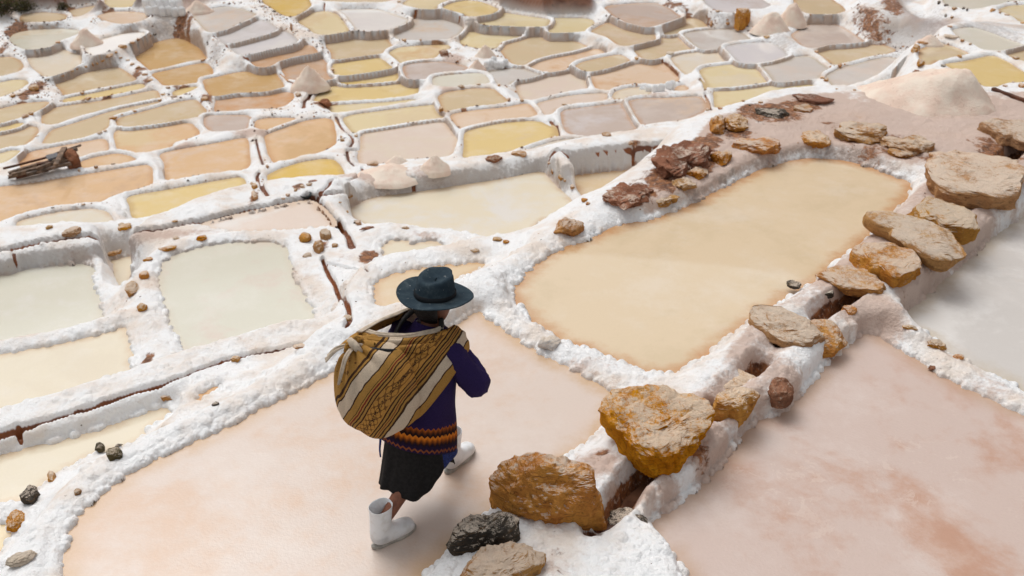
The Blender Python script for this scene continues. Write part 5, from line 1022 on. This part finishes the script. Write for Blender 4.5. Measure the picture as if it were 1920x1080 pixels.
# --- hair, braids
hr = []
for k in range(10):
    p = -.75 + 2.25 * k / 9
    hr.append([Vector((.093 * math.cos(p) * math.cos(a), .155 + .098 * math.cos(p) * math.sin(a) - (.012 if math.sin(a) > .4 else 0), 1.20 + .092 * math.sin(p))) for a in [math.radians(150 + 172 * i / 20) for i in range(21)]])
hair = loft("hair", hr, 'hair', person, closed=False, solid=.012)
for s, pts in ((-1, [(-.055, .085, 1.185), (-.085, .045, 1.15), (-.095, .0, 1.115), (-.085, -.05, 1.085), (-.075, -.09, 1.05)]), (1, [(.075, .12, 1.16), (.10, .09, 1.12), (.115, .06, 1.09), (.12, .01, 1.05)])):
    C = cat_rom(pts, 26)
    for nm, ph in (("braid", 0),):
        V = []
        rings = []
        for k, c in enumerate(C):
            b = 1 + .35 * abs(math.sin(k * 1.2)); t = (C[min(k + 1, 26)] - C[max(k - 1, 0)]).normalized(); s1 = t.orthogonal().normalized(); s2 = t.cross(s1)
            rings.append([c + (s1 * math.cos(a) + s2 * math.sin(a)) * .0115 * b * (1 - .35 * k / 26) for a in [2 * math.pi * i / 10 for i in range(10)]])
        loft("braid", rings, 'hair', hair, cap=True)
# --- hat
hat_root = bpy.data.objects.new("hat", None); col.objects.link(hat_root); hat_root.parent = person; hat_root.location = (0, .165, 1.243); hat_root.rotation_euler = (math.radians(-8), math.radians(1), 0)
nh = 64; rings = []
for f in [1.0, .985, .9, .8, .7, .6, .52]:
    rings.append([Vector((.195 * f * math.cos(a) * .985, .195 * f * math.sin(a), .020 * (f ** 3) * abs(math.cos(a)) ** 1.5 - .006 * f * abs(math.sin(a)) + .002 * math.sin(5 * a))) for a in [2 * math.pi * i / nh for i in range(nh)]])
loft("brim", rings, 'hatfelt', hat_root, solid=.006)
rings = []
prof = [(1.0, -.004), (.985, .02), (.96, .05), (.93, .085), (.88, .108), (.80, .116), (.66, .112), (.45, .098), (.22, .092), (.03, .09)]
for f, z in prof:
    ring = []
    for i in range(nh):
        a = 2 * math.pi * i / nh; x = .095 * f * math.cos(a); y = .112 * f * math.sin(a); zz = z
        if z > .07: zz += .010 * math.sin(a) * min(1, (z - .07) / .03) - .010 * max(0, -math.sin(a)) * min(1, (z - .07) / .03)
        pin = math.exp(-((a - math.radians(52)) / .35) ** 2) + math.exp(-((a - math.radians(128)) / .35) ** 2)
        k = 1 - .13 * pin * max(0, min(1, (z - .03) / .06)); ring.append(Vector((x * k, y * k, zz)))
    rings.append(ring)
loft("crown", rings, 'hatfelt', hat_root)
loft("hat_band", [[Vector((.0975 * e * math.cos(a), .1145 * e * math.sin(a), z)) for a in [2 * math.pi * i / nh for i in range(nh)]] for e, z in ((1.0, .0), (1.012, .004), (1.008, .014), (.99, .026), (.975, .028))], 'band', hat_root)
# --- shirt collar
loft("shirt_collar", [[Vector((.066 * e * math.cos(a), .112 + .06 * e * math.sin(a), z - .35 * (.06 * e * math.sin(a)) + .0)) for a in [2 * math.pi * i / 28 for i in range(28)]] for e, z in ((1.25, 1.055), (1.1, 1.085), (.98, 1.108), (1.06, 1.10))], 'shirt', person)
# --- sweater: trunk and sleeves
def ring_e(c, rx, ry, n, zf=0.0, fold=0, seed=0, pw=2.3):
    out = []
    for i in range(n):
        a = 2 * math.pi * i / n; ca, sa = math.cos(a), math.sin(a); k = (abs(ca) ** pw + abs(sa) ** pw) ** (-1 / pw)
        k *= 1 + fold * mn.noise(Vector((ca * 2.2 + seed, sa * 2.2, c[2] * 3.0))) + fold * .6 * math.sin(a * 7 + seed + c[2] * 4) * .5
        out.append(Vector((c[0] + rx * k * ca, c[1] + ry * k * sa, c[2] + zf * ry * k * sa)))
    return out
n = 72; rings = []; hem = []; ang = []
tr = [(.0, -.02, .455, .178, .194, -.50), (.0, -.02, .46, .184, .200, -.50), (0, -.015, .535, .187, .198, -.44), (0, -.008, .62, .187, .186, -.36), (0, .005, .70, .182, .165, -.22), (0, .02, .78, .182, .155, -.1), (0, .04, .86, .182, .148, 0), (0, .06, .94, .183, .14, .0), (0, .08, 1.0, .172, .125, 0), (0, .095, 1.045, .135, .105, 0), (0, .108, 1.075, .09, .078, -.1), (0, .115, 1.095, .074, .066, -.3), (0, .116, 1.108, .068, .06, -.35)]
cs = cat_rom([(t_[2], t_[3], t_[4]) for t_ in tr], 48); cy = cat_rom([(t_[1], t_[5], 0) for t_ in tr], 48)
for k in range(49):
    z, rx, ry = cs[k]; f0, zf = cy[k].x, cy[k].y
    rings.append(ring_e((0, f0, z), rx, ry, n, zf, .018 + .02 * max(0, 1 - k / 20), 3)); 
    for i in range(n): hem.append(max(0, (z - .455)) * .92); ang.append(i / n * 44)
sweater = loft("sweater", rings, 'sweater', person, solid=.006, attrs=dict(hem=hem, ang=ang))
for s in (1, -1):
    o = tube("sleeve", [(s * .105, .07, 1.03), (s * .165, .085, 1.00), (s * .215, .115, .915), (s * .25, .165, .815), (s * .20, .23, .80), (s * .12, .26, .855), (s * .07, .262, .888)], [.05, .066, .066, .070, .060, .046, .038], 'sweater', sweater, 22, 44, True, .17)
    for nm, v in (("hem", .5), ("ang", 0.)):
        at = o.data.attributes.new(nm, 'FLOAT', 'POINT'); at.data.foreach_set("value", [v] * len(o.data.vertices))
# --- skirts
n = 72; rings = []
for k in range(20):
    q = k / 19; z = .66 - .44 * q; rx = .135 + .03 * q ** .7 - .02 * max(0, q - .75); ry = .14 + .055 * q; fy = -.035 + .02 * q
    rings.append(ring_e((.012 + .008 * q, fy, z), rx, ry, n, .10 * q, .03 + .05 * q, 9, 2.2))
# wrap-over skirt: open at the right front, its corner rounded off
V = []; F = []; a0, a1 = math.radians(6), math.radians(-300); m = 80; RW = []
for k in range(20):
    ring = []
    for i in range(m + 1):
        f = i / m; a = a0 + (a1 - a0) * f; q = k / 19; cor = max(0, 1 - f / .16); zcut = 1 - .30 * cor ** 1.6; q2 = q * zcut
        z = .66 - .43 * q2; rx = .138 + .034 * q2 - .012 * max(0, q2 - .75); ry = .140 + .072 * q2 ** 1.7; fy = -.035 - .022 * q2
        w = 1 + .055 * q2 * math.sin(a * 6 + 1) + .018 * q2 * math.sin(a * 17 + 2 * q2) + .04 * q2 * mn.noise(Vector((math.cos(a) * 2, math.sin(a) * 2, q2 * 1.5))) + .02 * math.sin(a * 13) * q2
        ring.append(Vector((.006 + .008 * q2 + rx * w * math.cos(a), fy + ry * w * math.sin(a), z + .012 * q2 * math.sin(a * 3) + .035 * q2 * max(0, -math.sin(a)))))
    RW.append(ring)
loft("skirt", RW, 'skirt', person, closed=False, solid=.006)
loft("underskirt", [r for r in [[Vector((.02 + (v.x - .02) * .97, v.y + .012, .66 - (.66 - v.z) * .72)) for v in rr] for rr in rings]], 'blue', person, solid=.004)
tube("waist_cord", [(-.10, -.185, .60), (-.085, -.205, .53), (-.09, -.21, .47), (-.088, -.212, .42)], [.006, .006, .005, .004], 'blue', person, 8, 16)
# --- boots
def boot(loc, yaw, label):
    b = bpy.data.objects.new("boot", None); col.objects.link(b); b.parent = person; b.location = loc; b.rotation_euler = (0, 0, yaw)
    S = [((.136, .034), (0, 1), .012, .010), ((.130, .036), (0, 1), .030, .026), ((.112, .039), (0, 1), .043, .037), ((.08, .042), (0, 1), .049, .041), ((.04, .046), (-.1, 1), .047, .047), ((.005, .056), (.1, 1), .043, .058),
         ((-.040, .064), (.55, .8), .041, .078), ((-.066, .088), (.75, .65), .043, .075), ((-.062, .125), (.9, .42), .047, .066), ((-.058, .165), (.97, .25), .049, .059), ((-.055, .205), (1, .12), .051, .059), ((-.052, .245), (1, .06), .053, .061), ((-.051, .256), (1, .05), .055, .063), ((-.051, .2575), (1, .05), .051, .059), ((-.052, .24), (1, .05), .050, .058), ((-.054, .17), (1, .1), .044, .052)]
    rings = []; n_ = 28
    for (cy_, cz), (uy, uz), a, bb in S:
        l = math.hypot(uy, uz); uy, uz = uy / l, uz / l; r_ = []
        for i in range(n_):
            t_ = 2 * math.pi * i / n_; ct, st = math.cos(t_), math.sin(t_); k = (abs(ct) ** 2.4 + abs(st) ** 2.4) ** (-1 / 2.4)
            r_.append(Vector((a * k * ct, cy_ + bb * k * st * uy, max(.012, cz + bb * k * st * uz))))
        rings.append(r_)
    o = loft("upper", rings, 'boot', b, sub=1)
    out = []
    for i in range(40):
        t_ = 2 * math.pi * i / 40; y = .012 + .135 * math.sin(t_); w = .043 + .008 * math.sin(t_ * 1.0) - .008 * math.exp(-((y + .03) / .04) ** 2); out.append((w * math.copysign(abs(math.cos(t_)) ** .75, math.cos(t_)) * 1.04, y))
    loft("sole", [[Vector((x * e, y * (1 + (e - 1) * .5), z)) for x, y in out] for e, z in ((.96, .0), (1.0, .004), (1.02, .016), (.99, .021))], 'sole', b, cap=True)
    b["label"] = label
boot((.045, -.305, .0), math.radians(-13), 'white rubber boot of the trailing foot'); boot((-.068, .375, .0), math.radians(4), 'white rubber boot of the leading foot')
# --- bundle carried on the back, tied in a woven cloth
bundle = bpy.data.objects.new("carrying_bundle", None); col.objects.link(bundle); bundle.location = PO + Matrix.Rotation(-HEAD, 3, 'Z') @ Vector((-.03, -.25, .93)); bundle.rotation_euler = (0, 0, -HEAD)
tag(bundle, "striped gold and beige woven cloth bundle knotted on the walker's back", 'bundle')
kx, ky, kz = -.06, -.06, .222
rings = []; n = 96
for k in range(57):
    p = -math.pi / 2 + .02 + (math.pi - .04) * k / 56; ring = []
    for i in range(n):
        a = 2 * math.pi * i / n; cx_, sy_, sz_ = math.cos(p) * math.cos(a), math.cos(p) * math.sin(a), math.sin(p)
        pw = 2.5; kk = (abs(cx_) ** pw + abs(sy_) ** pw + abs(sz_) ** pw) ** (-1 / pw)
        e = kk * (1 + .03 * mn.noise(Vector((cx_ * 2, sy_ * 2, sz_ * 2 + 4))))
        x, y, z = .203 * cx_ * e, .188 * sy_ * e, .235 * sz_ * e - .015
        sag = (1 - sz_) / 2; x *= .94 + .12 * sag - .14 * max(0, -sz_ - .45); y *= .95 + .14 * sag - .10 * max(0, -sz_ - .45); x += .02 * sag
        if y > .07: y = .07 + (y - .07) * .5         # flattened against the back
        kd = Vector((x - kx, y - ky, z - kz)); g = math.exp(-(kd.length / .15) ** 2); an_ = math.atan2(y - ky, x - kx)
        z += g * (.016 * math.sin(an_ * 9) + .012); w_ = math.exp(-(kd.length / .30) ** 2); y -= .010 * w_ * math.sin(an_ * 11 + 1); x += .010 * w_ * math.sin(an_ * 11)
        z += .006 * math.sin(x * 34 + z * 18 + y * 12); ring.append(Vector((x, y, z)))
    rings.append(ring)
cl = loft("cloth", rings, 'cloth', bundle)
def ribbon(name, e1, e2, mat, bulge=.02, parent=bundle, thick=.005, nlen=40, nw=14, fold=.006, c0=(0, .25, -.05)):
    A, B = cat_rom(e1, nlen), cat_rom(e2, nlen); rings = []; c0 = Vector(c0)
    for k in range(nlen + 1):
        mid = (A[k] + B[k]) / 2; nrm = (mid - c0).normalized(); ring = []
        for i in range(nw + 1):
            f = i / nw; v = A[k].lerp(B[k], f) + nrm * (bulge * math.sin(math.pi * f) + fold * math.sin(f * 15 + k * .10) * math.sin(math.pi * f) + fold * mn.noise(A[k] * 9 + Vector((f * 3, 0, 0)))); ring.append(v)
        rings.append(ring)
    return loft(name, rings, mat, parent, closed=False, solid=thick)
# over the right shoulder: a broad band sweeping down across the back
RI = [(.03, .54, .06), (.10, .47, .14), (.145, .37, .185), (.13, .26, .195), (.10, .15, .185), (.09, .04, .14), (.07, -.08, .04), (.03, -.10, -.14)]
RO = [(.08, .56, -.02), (.18, .49, .03), (.245, .39, .055), (.255, .28, .0), (.235, .18, -.08), (.19, .09, -.17), (.12, .02, -.225), (.05, -.02, -.25)]
ribbon("shoulder_band", RI, RO, 'cloth', .022)
# over the left shoulder
LI = [(-.04, .53, .08), (-.08, .45, .16), (-.095, .36, .205), (-.10, .25, .222), (-.11, .14, .23), (-.12, .03, .225), (-.10, -.05, .215)]
LO = [(-.11, .53, .0), (-.17, .45, .06), (-.20, .36, .09), (-.215, .25, .10), (-.22, .14, .10), (-.215, .03, .12), (-.17, -.06, .17)]
ribbon("shoulder_band", LI, LO, 'cloth', .02)
UE = [(-.115, .06, .222), (-.06, .08, .212), (.0, .135, .198), (.06, .205, .19), (.105, .275, .19), (.13, .35, .19)]
UL = [(-.08, -.02, .20), (-.02, .0, .192), (.05, .05, .175), (.11, .12, .16), (.16, .20, .13), (.19, .30, .11)]
ribbon("upper_edge", UE, UL, 'cloth', .022, fold=.012)
off = lambda L, d: [(x + d[0], y + d[1], z + d[2]) for x, y, z in L]
ribbon("edge_hem", off(UE, (-.004, .012, .012)), off(UE, (.006, -.012, -.004)), 'beige', .004, fold=.004)
ribbon("edge_hem", off(LI[:6], (.012, 0, .010)), off(LI[:6], (-.022, 0, -.004)), 'beige', .004, fold=.004)
# knot and its tails
o = rock_mesh("knot", lambda a: .034 * (1 + .15 * math.sin(2 * a)), .045, 'beige', 5, 26, 14, 2.2, 2, .05); o.parent = bundle; o.location = (kx, ky, kz + .008); o.data.polygons.foreach_set("use_smooth", [True] * len(o.data.polygons))
tube("knot_wrap", [(kx - .045, ky + .02, kz - .005), (kx - .015, ky - .012, kz + .03), (kx + .025, ky - .022, kz + .02), (kx + .045, ky - .01, kz - .01)], [.012, .020, .019, .012], 'beige', bundle, 14, 24, True, .03)
tube("knot_wrap", [(kx + .03, ky + .035, kz + .0), (kx + .005, ky + .012, kz + .034), (kx - .012, ky - .025, kz + .022), (kx - .02, ky - .05, kz - .012)], [.011, .017, .018, .010], 'goldcloth', bundle, 14, 24, True, .03)
ribbon("knot_tail", [(kx - .008, ky - .02, kz + .012), (kx + .01, ky - .09, kz - .005), (kx + .02, ky - .135, kz - .07), (kx + .022, ky - .15, kz - .12)], [(kx + .018, ky - .018, kz + .012), (kx + .036, ky - .085, kz - .005), (kx + .042, ky - .132, kz - .07), (kx + .028, ky - .15, kz - .125)], 'beige', .006, fold=.004)
ribbon("knot_tail", [(kx - .02, ky, kz + .012), (kx - .07, ky - .03, kz + .0), (kx - .125, ky - .05, kz - .05)], [(kx - .015, ky - .025, kz + .01), (kx - .055, ky - .08, kz - .01), (kx - .09, ky - .115, kz - .065)], 'beige', .012, fold=.005)
tube("dark_strap", [(-.03, -.05, .222), (.02, -.03, .222), (.07, .02, .208), (.09, .06, .198)], [.006, .010, .010, .006], 'blackthing', bundle, 10, 18)
